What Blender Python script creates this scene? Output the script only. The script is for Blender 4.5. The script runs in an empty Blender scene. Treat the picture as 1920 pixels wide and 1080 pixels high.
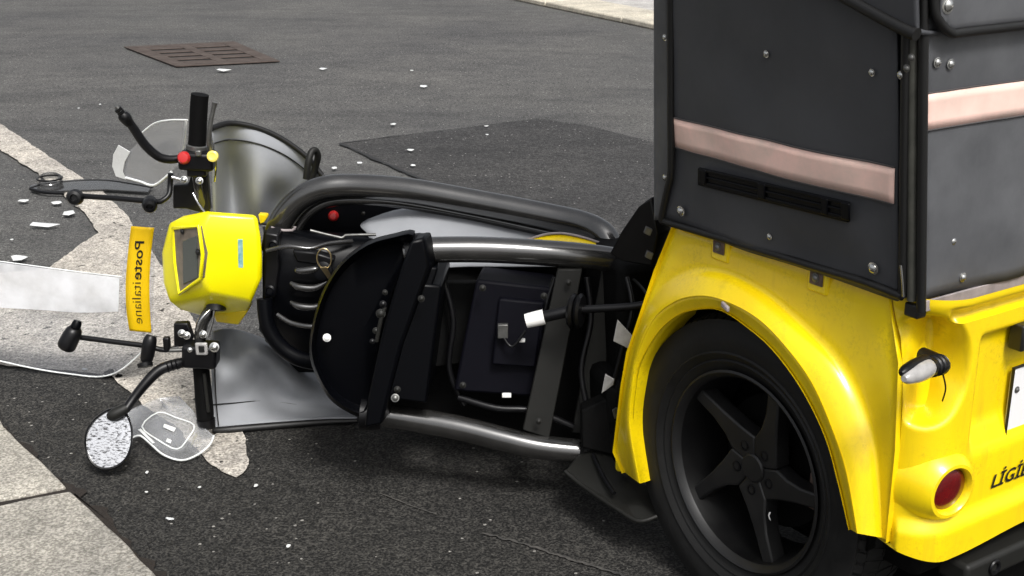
import bpy, bmesh, math, random
from mathutils import Vector, Matrix, noise
random.seed(7)
sc = bpy.context.scene
# ------------------------------------------------------------------ camera
FPX, PITCH, CAMH = 2462.0, math.radians(18.5), 1.25
cd = bpy.data.cameras.new('camera'); cam = bpy.data.objects.new('camera', cd)
sc.collection.objects.link(cam); sc.camera = cam
cam.location = (0, 0, CAMH); cam.rotation_euler = (math.pi/2 - PITCH, 0, 0)
cd.sensor_width = 36; cd.lens = 36*FPX/1920; cd.clip_start = .05; cd.clip_end = 1000
# ------------------------------------------------------------------ light
SUN = Vector((.27, -.72, 1.05)).normalized()
w = bpy.data.worlds.new('World'); sc.world = w; w.use_nodes = True
nt = w.node_tree; bg = nt.nodes['Background']
sky = nt.nodes.new('ShaderNodeTexSky'); sky.sky_type = 'NISHITA'; sky.sun_disc = False
sky.sun_elevation = math.asin(SUN.z); sky.sun_rotation = math.atan2(SUN.x, SUN.y)
sky.air_density = 1.0; sky.dust_density = 6.0; sky.ozone_density = 1.0
hs = nt.nodes.new('ShaderNodeHueSaturation'); hs.inputs['Saturation'].default_value = .22   # overcast: a nearly grey sky
nt.links.new(sky.outputs[0], hs.inputs['Color']); nt.links.new(hs.outputs[0], bg.inputs[0]); bg.inputs[1].default_value = .085
sl = bpy.data.lights.new('sun', 'SUN'); sl.energy = 1.5; sl.angle = math.radians(14); sl.color = (1, .975, .94)
so = bpy.data.objects.new('sun', sl); sc.collection.objects.link(so)
so.rotation_euler = SUN.to_track_quat('Z', 'Y').to_euler(); so.location = (3, -4, 8)
sc.view_settings.view_transform = 'Standard'; sc.view_settings.look = 'None'
sc.view_settings.exposure = 1.0; sc.view_settings.gamma = 1.0

# ------------------------------------------------------------------ geometry of the place
CAM = Vector((0, 0, CAMH)); cp, sp = math.cos(PITCH), math.sin(PITCH)
def ray(u, v):
    a, b = (u-960)/FPX, -(v-540)/FPX
    return Vector((a, cp+b*sp, -sp+b*cp))
def at(u, v, Y): d = ray(u, v); return CAM + d*(Y/d.y)
def gnd(u, v, z=0.): d = ray(u, v); return CAM + d*((z-CAMH)/d.z)
AZ = math.radians(33.8)                                    # heading of the upright rear half
FW = Vector((-math.sin(AZ), math.cos(AZ), 0)); RT = Vector((math.cos(AZ), math.sin(AZ), 0)); UP = Vector((0, 0, 1))
ORG = gnd(1398, 882, .28); ORG.z = 0
def L(t, s, z): return ORG + FW*t + RT*s + UP*z
def plane(u, v, p0, n): d = ray(u, v); return CAM + d*((p0-CAM).dot(n)/d.dot(n))
def side(u, v, s): return plane(u, v, L(0, s, 0), RT)
def rear(u, v, t): return plane(u, v, L(t, 0, 0), FW)
BN = (RT + UP*.135).normalized()                           # cargo box sides lean outwards
def bside(u, v, off=0.): return plane(u, v, L(0, -.005, .655) - BN*off, BN)

# ------------------------------------------------------------------ materials
def mat(name, col, rough=.5, metal=0., var=.0, vscale=8., bump=0., bscale=60., coat=0., var2=None, spec=.5, sheen=0):
    m = bpy.data.materials.new(name); m.use_nodes = True
    n, l = m.node_tree.nodes, m.node_tree.links; b = n['Principled BSDF']
    b.inputs['Base Color'].default_value = (*col, 1); b.inputs['Roughness'].default_value = rough
    b.inputs['Metallic'].default_value = metal; b.inputs['Specular IOR Level'].default_value = spec
    b.inputs['Coat Weight'].default_value = coat; b.inputs['Coat Roughness'].default_value = .12
    tc = n.new('ShaderNodeTexCoord')
    if var or var2:
        t = n.new('ShaderNodeTexNoise'); t.inputs['Scale'].default_value = vscale; t.inputs['Detail'].default_value = 7; t.inputs['Roughness'].default_value = .65
        l.new(tc.outputs['Object'], t.inputs['Vector'])
        r = n.new('ShaderNodeValToRGB'); e = r.color_ramp.elements
        e[0].position, e[1].position = .34, .68
        c2 = var2 or tuple(c*(1-var) for c in col)
        e[0].color = (*c2, 1); e[1].color = (*col, 1)
        l.new(t.outputs[0], r.inputs[0]); l.new(r.outputs[0], b.inputs['Base Color'])
        mr = n.new('ShaderNodeMapRange'); mr.inputs['To Min'].default_value = min(1, rough*1.35); mr.inputs['To Max'].default_value = rough*.8
        l.new(t.outputs[0], mr.inputs[0]); l.new(mr.outputs[0], b.inputs['Roughness'])
    if bump:
        t2 = n.new('ShaderNodeTexNoise'); t2.inputs['Scale'].default_value = bscale; t2.inputs['Detail'].default_value = 4
        l.new(tc.outputs['Object'], t2.inputs['Vector'])
        bm_ = n.new('ShaderNodeBump'); bm_.inputs['Strength'].default_value = bump; bm_.inputs['Distance'].default_value = .004
        l.new(t2.outputs[0], bm_.inputs['Height']); l.new(bm_.outputs[0], b.inputs['Normal'])
    return m
def asphalt(name, dark, light, chip, chipamt, bump=.6, clump=.85, wear=0.):
    m = bpy.data.materials.new(name); m.use_nodes = True
    n, l = m.node_tree.nodes, m.node_tree.links; b = n['Principled BSDF']
    tc = n.new('ShaderNodeNewGeometry')
    def nz(s, d=4, r=.6):
        t = n.new('ShaderNodeTexNoise'); t.inputs['Scale'].default_value = s; t.inputs['Detail'].default_value = d; t.inputs['Roughness'].default_value = r
        l.new(tc.outputs['Position'], t.inputs['Vector']); return t
    def mixc(f, a, c, kind='MIX'):
        x = n.new('ShaderNodeMix'); x.data_type = 'RGBA'; x.blend_type = kind
        for k, val in ((0, f), (6, a), (7, c)):
            if hasattr(val, 'links'): l.new(val, x.inputs[k])
            elif isinstance(val, tuple): x.inputs[k].default_value = (*val, 1)
            else: x.inputs[k].default_value = val
        return x.outputs[2]
    def ramp(src, p0, p1, c0=(0, 0, 0), c1=(1, 1, 1)):
        r = n.new('ShaderNodeValToRGB'); r.color_ramp.elements[0].position = p0; r.color_ramp.elements[1].position = p1
        r.color_ramp.elements[0].color = (*c0, 1); r.color_ramp.elements[1].color = (*c1, 1); l.new(src, r.inputs[0]); return r.outputs[0]
    grain = nz(190, 2, .6); grain2 = nz(62, 3, .75); mid = nz(9, 5); big = nz(.9, 4)
    c = ramp(grain.outputs[0], .40, .62, dark, light)
    c = mixc(clump, c, ramp(grain2.outputs[0], .36, .64, (.42, .42, .42), (1.5, 1.5, 1.48)), 'MULTIPLY')
    c = mixc(.55, c, ramp(mid.outputs[0], .3, .7, (.55, .55, .55), (1.15, 1.14, 1.12)), 'MULTIPLY')
    c = mixc(.8, c, ramp(big.outputs[0], .3, .7, (.7, .7, .72), (1.2, 1.18, 1.14)), 'MULTIPLY')
    mp = n.new('ShaderNodeMapping'); mp.inputs['Scale'].default_value = (.5, 1.6, 1); mp.inputs['Rotation'].default_value = (0, 0, .3); l.new(tc.outputs['Position'], mp.inputs[0])
    stn = nz(1.7, 5, .65); l.new(mp.outputs[0], stn.inputs['Vector'])
    c = mixc(.42, c, ramp(stn.outputs[0], .36, .52, (.55, .55, .56), (1.06, 1.05, 1.04)), 'MULTIPLY')
    vo = n.new('ShaderNodeTexVoronoi'); vo.inputs['Scale'].default_value = 95; l.new(tc.outputs['Position'], vo.inputs['Vector'])
    sep = n.new('ShaderNodeSeparateColor'); l.new(vo.outputs['Color'], sep.inputs[0])
    pick = n.new('ShaderNodeMath'); pick.operation = 'GREATER_THAN'; pick.inputs[1].default_value = 1-chipamt; l.new(sep.outputs[0], pick.inputs[0])
    near = n.new('ShaderNodeMath'); near.operation = 'LESS_THAN'; near.inputs[1].default_value = .30; l.new(vo.outputs['Distance'], near.inputs[0])
    both = n.new('ShaderNodeMath'); both.operation = 'MULTIPLY'; l.new(pick.outputs[0], both.inputs[0]); l.new(near.outputs[0], both.inputs[1])
    c = mixc(both.outputs[0], c, chip)
    l.new(c, b.inputs['Base Color']); b.inputs['Roughness'].default_value = .82
    b.inputs['Specular IOR Level'].default_value = .35
    bu = n.new('ShaderNodeBump'); bu.inputs['Strength'].default_value = bump; bu.inputs['Distance'].default_value = .006
    l.new(grain.outputs[0], bu.inputs['Height']); l.new(bu.outputs[0], b.inputs['Normal'])
    if wear:                                                 # worn through in places
        wn = nz(34, 6, .72); al = ramp(wn.outputs[0], wear-.02, wear+.03); l.new(al, b.inputs['Alpha'])
    return m
def clear(name, tint=(.93, .95, .96), gloss=1., rough=.06, haze=0., ior=1.5, hcol=(.8, .82, .85)):
    m = bpy.data.materials.new(name); m.use_nodes = True
    n, l = m.node_tree.nodes, m.node_tree.links; n.remove(n['Principled BSDF'])
    out = n['Material Output']; tr = n.new('ShaderNodeBsdfTransparent'); tr.inputs[0].default_value = (*tint, 1)
    gl = n.new('ShaderNodeBsdfGlossy'); gl.inputs['Roughness'].default_value = rough; gl.inputs[0].default_value = (gloss,)*3+(1,)
    fr = n.new('ShaderNodeFresnel'); fr.inputs[0].default_value = ior
    mx = n.new('ShaderNodeMixShader'); l.new(fr.outputs[0], mx.inputs[0]); l.new(tr.outputs[0], mx.inputs[1]); l.new(gl.outputs[0], mx.inputs[2])
    last = mx
    if haze:
        df = n.new('ShaderNodeBsdfDiffuse'); df.inputs[0].default_value = (*hcol, 1)
        tc = n.new('ShaderNodeTexCoord'); t = n.new('ShaderNodeTexNoise'); t.inputs['Scale'].default_value = 14; t.inputs['Detail'].default_value = 6
        l.new(tc.outputs['Object'], t.inputs[0]); mr = n.new('ShaderNodeMapRange'); mr.inputs[1].default_value = .3; mr.inputs[2].default_value = .7
        mr.inputs[3].default_value = haze*.6; mr.inputs[4].default_value = min(1, haze*1.3); l.new(t.outputs[0], mr.inputs[0])
        m2 = n.new('ShaderNodeMixShader'); l.new(mr.outputs[0], m2.inputs[0]); l.new(mx.outputs[0], m2.inputs[1]); l.new(df.outputs[0], m2.inputs[2]); last = m2
    l.new(last.outputs[0], out.inputs[0]); return m
M = dict(
 road=asphalt('worn grey asphalt', (.042, .0422, .0425), (.142, .1415, .139), (.36, .35, .33), .014),
 patch=asphalt('grey repair asphalt', (.020, .020, .021), (.072, .071, .071), (.32, .31, .30), .015),
 darkroad=asphalt('dark asphalt', (.0045, .0045, .0045), (.056, .054, .050), (.26, .25, .23), .02, .9),
 beige=asphalt('worn pale stone', (.30, .28, .25), (.66, .62, .56), (.14, .13, .11), .07, .5, .45, wear=.37),
 slab=asphalt('pale granite slab', (.22, .21, .185), (.46, .44, .395), (.2, .18, .15), .06, .3, .35),
 farkerb=asphalt('pale kerb', (.40, .37, .30), (.66, .62, .53), (.3, .27, .22), .05, .3, .3),
 farpave=asphalt('pale pavement', (.36, .35, .34), (.56, .55, .53), (.3, .3, .3), .05, .3, .3),
 joint=mat('tar joint', (.012, .012, .012), .7, bump=.4),
 soil=mat('rusty soil', (.020, .014, .010), .95, var=.6, vscale=20, bump=.8, bscale=120),
 scrape=mat('scrape', (.085, .08, .072), .8, var2=(.02, .02, .02), vscale=45),
 iron=mat('rusty iron', (.085, .066, .056), .75, .2, var2=(.045, .032, .026), vscale=9, bump=.5, bscale=40),
 pit_shade=mat('pit_shade', (.004, .003, .003), .9),
 yellow=None,
 lemon=mat('lemon yellow paint', (.93, .84, .0), .3, var2=(.86, .76, .0), vscale=6, coat=.3),
 amber=mat('amber yellow film', (.92, .60, .0), .4, var2=(.86, .53, .0), vscale=8),
 black=mat('black plastic', (.0025, .0025, .003), .34, var2=(.005, .005, .006), vscale=12, spec=.3),
 blackm=mat('matt black', (.002, .002, .002), .7, bump=.15, bscale=150, spec=.12),
 shell=mat('black shell', (.0012, .0014, .0022), .36, spec=.13),
 tube=mat('black painted steel tube', (.010, .010, .0095), .2, var2=(.022, .021, .020), vscale=18, bump=.04, bscale=40, coat=.6, spec=1.),
 bar=mat('dark painted flat bar', (.012, .012, .0105), .5, var2=(.008, .008, .007), vscale=14, spec=.3),
 battery=mat('battery case', (.0025, .0025, .005), .6, bump=.1, spec=.1),
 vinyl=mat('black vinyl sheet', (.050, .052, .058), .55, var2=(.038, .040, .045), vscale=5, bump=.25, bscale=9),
 vinyl_lit=mat('lit black vinyl sheet', (.098, .101, .108), .45, var2=(.055, .057, .062), vscale=5, bump=.35, bscale=9),  # paler copy of the vinyl, stronger light on the rear put into colour
 gvinyl=mat('grey vinyl', (.29, .30, .32), .75, var2=(.235, .245, .26), vscale=4, bump=.25, bscale=11, spec=.25),
 piping=mat('black piping', (.003, .003, .003), .5),
 peach=mat('faded reflective tape', (.92, .61, .53), .5, var2=(.66, .50, .43), vscale=13, bump=.05, bscale=12),
 stitch=mat('stitching', (.05, .045, .045), .8),
 trim=mat('pale edge trim', (.32, .28, .28), .5, var=.4, vscale=30),
 steel=mat('stud steel', (.62, .62, .6), .25, 1.), dull=mat('dull metal', (.25, .25, .24), .45, .9, var=.5, vscale=40),
 alloy=mat('corner rail', (.10, .10, .085), .5, .3, var=.5, vscale=20),
 rubber=mat('tyre rubber', (.0035, .0035, .0035), .62, var2=(.007, .007, .0068), vscale=25, bump=.1, bscale=120, spec=.35),
 rim=mat('black wheel rim', (.003, .003, .0034), .42, bump=.05, var2=(.006, .006, .006), vscale=20, spec=.35),
 spoke=mat('black cast wheel', (.006, .006, .0065), .42, var2=(.011, .011, .011), vscale=20, spec=.45),
 caliper=mat('rusty caliper', (.16, .11, .09), .6, .3, var=.5, vscale=60),
 red=mat('red lens', (.13, .001, .002), .22, coat=.6, var=.4, vscale=40), redb=mat('red button', (.45, .02, .02), .3), yelb=mat('yellow button', (.8, .66, .12), .35),
 lens=mat('milky signal lens', (.38, .37, .36), .22, coat=.4, var=.3, vscale=50), white=mat('white paper', (.8, .8, .78), .5),
 plate=mat('white plate', (.72, .72, .72), .35), ink=mat('black ink', (.006, .006, .006), .45), sticker=mat('green blue sticker', (.10, .33, .32), .35, var2=(.40, .62, .60), vscale=90),
 bezel=mat('display bezel', (.20, .165, .13), .45, var=.4, vscale=30), screen=mat('dead grey screen', (.055, .065, .06), .18, coat=.3),
 chrome=mat('chrome', (.75, .75, .74), .12, 1.), brass=mat('key ring', (.65, .52, .30), .3, 1.),
 clear=clear('clear plastic', tint=(.86, .88, .91), haze=.14, hcol=(.62, .64, .70)), guard=clear('clear guard plastic', tint=(.98, .98, .98), haze=.09, ior=1.35), band_white=clear('translucent white band', haze=.78, hcol=(.86, .87, .9)),
 edge=clear('bright plastic edge', haze=.75, hcol=(.85, .87, .86)), smoke=clear('smoky plastic', tint=(.55, .56, .57), haze=.3, hcol=(.10, .10, .10)),
 shard=mat('white plastic shard', (.66, .67, .66), .25, var=.12, vscale=30), shardc=clear('clear shard', haze=.5, hcol=(.85, .86, .86)),
 mirror=None)
def mirror_mat():
    m = bpy.data.materials.new('speckled mirror glass'); m.use_nodes = True
    n, l = m.node_tree.nodes, m.node_tree.links; b = n['Principled BSDF']
    tc = n.new('ShaderNodeTexCoord'); t = n.new('ShaderNodeTexNoise'); t.inputs['Scale'].default_value = 150; t.inputs['Detail'].default_value = 3; t.inputs['Roughness'].default_value = .7
    mp = n.new('ShaderNodeMapping'); mp.inputs['Rotation'].default_value = (0, 0, .6); mp.inputs['Scale'].default_value = (.7, 1, 2.0)
    l.new(tc.outputs['Object'], mp.inputs[0]); l.new(mp.outputs[0], t.inputs['Vector'])
    r = n.new('ShaderNodeValToRGB'); r.color_ramp.elements[0].position = .36; r.color_ramp.elements[1].position = .50
    r.color_ramp.elements[0].color = (.05, .05, .05, 1); r.color_ramp.elements[1].color = (.60, .61, .63, 1)  # dark and pale speckle mixed by noise
    l.new(t.outputs[0], r.inputs[0]); l.new(r.outputs[0], b.inputs['Base Color'])
    b.inputs['Metallic'].default_value = .85; b.inputs['Roughness'].default_value = .15
    bu = n.new('ShaderNodeBump'); bu.inputs['Strength'].default_value = .3; l.new(t.outputs[0], bu.inputs['Height']); l.new(bu.outputs[0], b.inputs['Normal'])
    return m
M['mirror'] = mirror_mat()
def grimy_paint():
    m = mat('yellow body paint', (.88, .67, .002), .28, var2=(.76, .53, .003), vscale=4, coat=.3)
    n, l = m.node_tree.nodes, m.node_tree.links; b = n['Principled BSDF']; src = b.inputs['Base Color'].links[0].from_socket
    tc = n.new('ShaderNodeNewGeometry')
    def nz(sc_, d, st=None):
        t = n.new('ShaderNodeTexNoise'); t.inputs['Scale'].default_value = sc_; t.inputs['Detail'].default_value = d; t.inputs['Roughness'].default_value = .7
        if st:
            mp = n.new('ShaderNodeMapping'); mp.inputs['Scale'].default_value = st; l.new(tc.outputs['Position'], mp.inputs[0]); l.new(mp.outputs[0], t.inputs['Vector'])
        else: l.new(tc.outputs['Position'], t.inputs['Vector'])
        return t.outputs[0]
    def rng(x, a, b_, lo, hi):
        r = n.new('ShaderNodeMapRange'); r.inputs[1].default_value = a; r.inputs[2].default_value = b_; r.inputs[3].default_value = lo; r.inputs[4].default_value = hi; l.new(x, r.inputs[0]); return r.outputs[0]
    mu = n.new('ShaderNodeMath'); mu.operation = 'MULTIPLY'; l.new(rng(nz(11, 5), .48, .72, 0, 1), mu.inputs[0]); l.new(rng(nz(170, 3), .47, .66, 0, .42), mu.inputs[1])
    st = rng(nz(26, 4, (1, 1, .12)), .56, .78, 0, .35)
    mx_ = n.new('ShaderNodeMath'); mx_.operation = 'MAXIMUM'; l.new(mu.outputs[0], mx_.inputs[0]); l.new(st, mx_.inputs[1])
    x = n.new('ShaderNodeMix'); x.data_type = 'RGBA'; x.inputs[7].default_value = (.26, .165, .02, 1); l.new(mx_.outputs[0], x.inputs[0]); l.new(src, x.inputs[6]); l.new(x.outputs[2], b.inputs['Base Color'])
    return m
M['yellow'] = grimy_paint()

# ------------------------------------------------------------------ builders
WL = {}                                                    # world location of every object
def link(name, me, m, parent, c):
    o = bpy.data.objects.new(name, me); sc.collection.objects.link(o); o.location = c
    if m: me.materials.append(M[m])
    if parent is not None:
        o.parent = parent; o.matrix_parent_inverse = Matrix.Translation(-WL[parent])
    WL[o] = c.copy(); return o
def empty(name, c): return link(name, None, None, None, Vector(c))
def mesh(name, vs, fs, m, parent=None, smooth=True, bevel=0, solid=0, recalc=True, sub=0, auto=35, bseg=2):
    vs = [Vector(v) for v in vs]; c = sum(vs, Vector())/len(vs)
    bm = bmesh.new(); bv = [bm.verts.new(v-c) for v in vs]
    for f in fs:
        try: bm.faces.new([bv[i] for i in f])
        except ValueError: pass
    bmesh.ops.remove_doubles(bm, verts=bm.verts, dist=1e-6)
    if recalc: bmesh.ops.recalc_face_normals(bm, faces=bm.faces)
    me = bpy.data.meshes.new(name); bm.to_mesh(me); bm.free()
    if smooth:
        for p in me.polygons: p.use_smooth = True
        if auto: me.set_sharp_from_angle(angle=math.radians(auto))
    o = link(name, me, m, parent, c)
    if solid:
        s = o.modifiers.new('solid', 'SOLIDIFY'); s.thickness = solid; s.offset = 0
    if sub:
        s = o.modifiers.new('sub', 'SUBSURF'); s.levels = s.render_levels = sub
    if bevel:
        b = o.modifiers.new('bevel', 'BEVEL'); b.width = bevel; b.segments = bseg; b.limit_method = 'ANGLE'; b.angle_limit = math.radians(28)
        b.harden_normals = False
    return o
def tag(o, label, cat=None, group=None, kind=None):
    o['label'] = label
    if cat: o['category'] = cat
    if group: o['group'] = group
    if kind: o['kind'] = kind
    return o
def cr(pts, n, closed=False):                              # Catmull-Rom
    if n <= 1: return list(pts)
    out = []; N = len(pts)
    for i in range(N if closed else N-1):
        g = lambda k: pts[k % N] if closed else pts[max(0, min(N-1, k))]
        a, b, c, d = g(i-1), g(i), g(i+1), g(i+2)
        for j in range(n):
            t = j/n
            out.append(.5*((2*b) + (c-a)*t + (2*a-5*b+4*c-d)*t*t + (3*b-a-3*c+d)*t**3))
    if not closed: out.append(pts[-1].copy())
    return out
def lin(pts, n):
    out = []
    for a, b in zip(pts, pts[1:]):
        out += [a.lerp(b, j/n) for j in range(n)]
    return out + [pts[-1].copy()]
def tube_geo(pts, r, n=6, seg=12, closed=False):
    rs = r if isinstance(r, (list, tuple)) else [r]*len(pts)
    P = cr(pts, n, closed)
    RR = [x.x for x in cr([Vector((q, 0, 0)) for q in rs], n, closed)]
    vs, fs = [], []; prev = None; K = len(P)
    for i, p in enumerate(P):
        if closed: tg = P[(i+1) % K]-P[i-1]
        else: tg = P[min(K-1, i+1)]-P[max(0, i-1)]
        tg.normalize()
        if prev is None: a = tg.orthogonal().normalized()
        else: a = (prev-tg*prev.dot(tg)).normalized()
        prev = a; b = tg.cross(a)
        vs += [p + (a*math.cos(2*math.pi*k/seg)+b*math.sin(2*math.pi*k/seg))*RR[i] for k in range(seg)]
    for i in range(K if closed else K-1):
        j = (i+1) % K
        fs += [(i*seg+k, i*seg+(k+1) % seg, j*seg+(k+1) % seg, j*seg+k) for k in range(seg)]
    if not closed: fs += [tuple(range(seg)), tuple((K-1)*seg+k for k in range(seg))]
    return vs, fs
def tube(name, pts, r, m, parent, n=6, seg=12, closed=False, **k):
    vs, fs = tube_geo([Vector(p) for p in pts], r, n, seg, closed); return mesh(name, vs, fs, m, parent, auto=50, **k)
def px(pts): return [at(*p) for p in pts]
def slab(name, pts, m, parent=None, ext=Vector((0, .01, 0)), bevel=.002, **k):
    n = len(pts); vs = list(pts)+[p+ext for p in pts]
    fs = [tuple(range(n)), tuple(range(2*n-1, n-1, -1))]+[(i, (i+1) % n, n+(i+1) % n, n+i) for i in range(n)]
    return mesh(name, vs, fs, m, parent, bevel=bevel, **k)
def loft(name, rows, m, parent, n=4, rn=3, linear=(), solid=0, closed=False, **k):
    R_ = [(lin(r, n) if i in linear else cr(r, n)) for i, r in enumerate(rows)]
    if rn > 1:
        cols = [cr([r[i] for r in R_], rn) for i in range(len(R_[0]))]
        R_ = [[c[j] for c in cols] for j in range(len(cols[0]))]
    W = len(R_[0]); vs = [p for r in R_ for p in r]
    fs = [(i*W+j, i*W+j+1, (i+1)*W+j+1, (i+1)*W+j) for i in range(len(R_)-1) for j in range(W-1)]
    return mesh(name, vs, fs, m, parent, solid=solid, **k)
def frame(ax):
    a = ax.orthogonal().normalized(); return a, ax.cross(a).normalized()
def lathe(name, c, ax, prof, m, parent, seg=24, fx=None, a0=0, a1=2*math.pi, **k):
    ax = ax.normalized(); a, b = fx if fx else frame(ax); full = abs(a1-a0-2*math.pi) < 1e-6
    S = seg if full else seg+1; vs = []; fs = []
    for r, h in prof:
        vs += [c+ax*h+(a*math.cos(a0+(a1-a0)*q/seg)+b*math.sin(a0+(a1-a0)*q/seg))*r for q in range(S)]
    for i in range(len(prof)-1):
        for q in range(seg):
            q2 = (q+1) % S; fs.append((i*S+q, i*S+q2, (i+1)*S+q2, (i+1)*S+q))
    if full and k.pop('cap', True):
        if prof[0][0] > 1e-5: fs.append(tuple(range(S)))
        if prof[-1][0] > 1e-5: fs.append(tuple((len(prof)-1)*S+q for q in range(S)))
    k.pop('cap', None)
    return mesh(name, vs, fs, m, parent, **k)
def obox(name, c, ax, m, parent, bevel=.003, **k):           # box from centre and three half-axis vectors
    x, y, z = ax
    vs = [c+x*i+y*j+z*q for i in (-1, 1) for j in (-1, 1) for q in (-1, 1)]
    fs = [(0, 1, 3, 2), (4, 6, 7, 5), (0, 4, 5, 1), (2, 3, 7, 6), (0, 2, 6, 4), (1, 5, 7, 3)]
    return mesh(name, vs, fs, m, parent, bevel=bevel, **k)
def stud(c, nrm, r, parent, m='steel', name='stud'):
    return lathe(name, c, nrm, [(r*1.35, 0), (r*1.35, r*.18), (r*1.0, r*.25), (r*.95, r*.5), (r*.6, r*.8), (r*.15, r*.92), (0, r*.93)], m, parent, seg=14)
def text_mesh(name, body, fn, m, parent, offset=0., shear=0., spacing=1.):
    cu = bpy.data.curves.new('lettering', 'FONT'); cu.body = body; cu.size = 1; cu.offset = offset; cu.shear = shear; cu.space_character = spacing; cu.resolution_u = 3
    o = bpy.data.objects.new('lettering', cu); sc.collection.objects.link(o); bpy.context.view_layer.update()
    me = o.evaluated_get(bpy.context.evaluated_depsgraph_get()).to_mesh()
    V = [(v.co.x, v.co.y) for v in me.vertices]; Fc = [tuple(p.vertices) for p in me.polygons]
    wd = max(v[0] for v in V); bpy.data.objects.remove(o)
    return mesh(name, [fn(x/wd, y) for x, y in V], Fc, m, parent, smooth=False, recalc=False)
def ragged(pts, step=.06, amp=.02, seed=0):
    out = []; n = len(pts)
    for i in range(n):
        a, b = pts[i], pts[(i+1) % n]; d = b-a; k = max(1, min(60, int(d.length/step)))
        nn = Vector((-d.y, d.x, 0)).normalized()
        for j in range(k):
            p = a.lerp(b, j/k); q = noise.noise(Vector((p.x*9+seed, p.y*9, 1.3)))*.6+noise.noise(Vector((p.x*31+seed, p.y*31, 5)))*.4
            out.append(p+nn*q*amp*(1 if j else 0))
    return out

# ================================================================== SETTING
def struct(o, label=None): o['kind'] = 'structure'; return o
road = struct(mesh('road', [(-150, -40, 0), (150, -40, 0), (150, 260, 0), (-150, 260, 0)], [(0, 1, 2, 3)], 'road', smooth=False, recalc=False))
def sheet(name, pix, z, m, parent=None, step=.06, amp=.02, th=None, seed=0):
    P = ragged([gnd(u, v, z) for u, v in pix], step, amp, seed)
    o = mesh(name, P, [tuple(range(len(P)))], m, parent, smooth=False, recalc=False)
    if o.data.polygons[0].normal.z < 0: o.data.flip_normals()
    return o
struct(sheet('dark_asphalt_patch', [(-900, 655), (-100, 668), (207, 703), (267, 760), (330, 800), (387, 863), (470, 800), (700, 660), (1300, 560), (2600, 480), (4200, 1300), (1900, 2300), (-300, 2300), (-2500, 1200)], .004, 'darkroad', amp=.03))
struct(sheet('asphalt_repair_patch', [(638, 268), (780, 250), (1010, 222), (1100, 235), (1220, 265), (1500, 330), (1700, 480), (1100, 440), (900, 400), (780, 330)], .004, 'patch', amp=.006, step=.1))
def strip(name, pix, wd, z, m, parent, amp=.006):
    c = [gnd(u, v, z) for u, v in pix]; c = lin(c, 10); vs, fs = [], []
    for i, p in enumerate(c):
        d = (c[min(i+1, len(c)-1)]-c[max(i-1, 0)]).normalized(); nn = Vector((-d.y, d.x, 0)); w_ = wd*(.55+.9*random.random())
        q = p+nn*(random.random()-.5)*amp; vs += [q+nn*w_, q-nn*w_]
    fs = [(2*i, 2*i+1, 2*i+3, 2*i+2) for i in range(len(c)-1)]
    return mesh(name, vs, fs, m, parent, smooth=False)
strip('tar_joint', [(638, 268), (700, 296), (790, 335), (860, 372)], .010, .008, 'joint', road)
strip('tar_joint', [(638, 268), (700, 260), (760, 252)], .004, .008, 'joint', road)
strip('scrape_mark', [(712, 924), (765, 945), (818, 964)], .0016, .0075, 'scrape', road, .002)
strip('scrape_mark', [(905, 998), (990, 1022), (1060, 1045), (1140, 1070), (1210, 1090)], .0028, .0075, 'scrape', road, .006)
struct(sheet('pale_stone_strip', [(-300, 40), (-100, 163), (0, 232), (80, 285), (155, 333), (200, 365), (240, 405), (290, 478), (330, 540), (385, 640), (420, 720), (455, 800), (466, 870), (443, 895), (387, 863), (330, 800), (267, 760), (207, 703), (-100, 672), (-600, 655), (-500, 530), (-60, 515), (88, 505), (120, 480), (185, 435), (160, 400), (68, 322), (0, 280), (-100, 215), (-300, 90)], .0085, 'beige', amp=.014, step=.02, seed=4))
# near pavement, a real step above the road
pave = struct(mesh('pavement', [(-6, -2, .02), (-.35, -2, .02), (-.35, 1.4, .02), (-1.22, 2.66, .02), (-1.9, 3.05, .02), (-6, 3.3, .02)], [(0, 1, 2, 3, 4, 5)], 'soil', smooth=False))
KZ = .07
def stone(pix, amp=.012, seed=0):
    P = ragged([gnd(u, v, KZ) for u, v in pix], .04, amp, seed)
    return slab('kerb_stone', P, 'slab', pave, ext=Vector((0, 0, -.11)), bevel=.004)
stone([(-260, 620), (-40, 738), (0, 786), (60, 850), (124, 912), (60, 925), (0, 936), (-300, 980)], seed=1)
stone([(-300, 992), (0, 947), (60, 933), (132, 920), (200, 985), (262, 1048), (330, 1120), (420, 1230), (-300, 1400)], seed=2)
stone([(-900, 400), (-560, 500), (-270, 612), (-310, 980), (-1500, 1100)], seed=3)
for J in ([(-300, 972), (0, 930), (60, 919), (130, 908), (140, 926), (60, 946), (0, 958), (-300, 1006)],): sheet('joint_dirt', J, KZ-.006, 'soil', pave, amp=.004, step=.02, seed=11)
sheet('dirt_seam', [(-60, 752), (15, 800), (77, 862), (151, 932), (228, 1005), (288, 1070), (357, 1150), (300, 1150), (180, 1010), (60, 880), (-60, 790)], .010, 'soil', road, amp=.06, step=.015, seed=9)
# far pavement with its kerb
d0, d1 = gnd(960, 0), gnd(1220, 55); dd = (d1-d0).normalized(); nn = Vector((-dd.y, dd.x, 0)); nn = nn if nn.y > 0 else -nn
fp = struct(slab('far_pavement', [d0-dd*20+nn*.47, d0+dd*25+nn*.47, d0+dd*25+nn*8, d0-dd*20+nn*8], 'farpave', None, ext=Vector((0, 0, .038)), bevel=.003))
for i in range(-6, 14):
    a = d0+dd*(i*1.2+.6); slab('kerb_stone', [a+dd*.005, a+dd*1.195, a+dd*1.195+nn*.46, a+dd*.005+nn*.46], 'farkerb', fp, ext=Vector((0, 0, .045)), bevel=.012)

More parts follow.
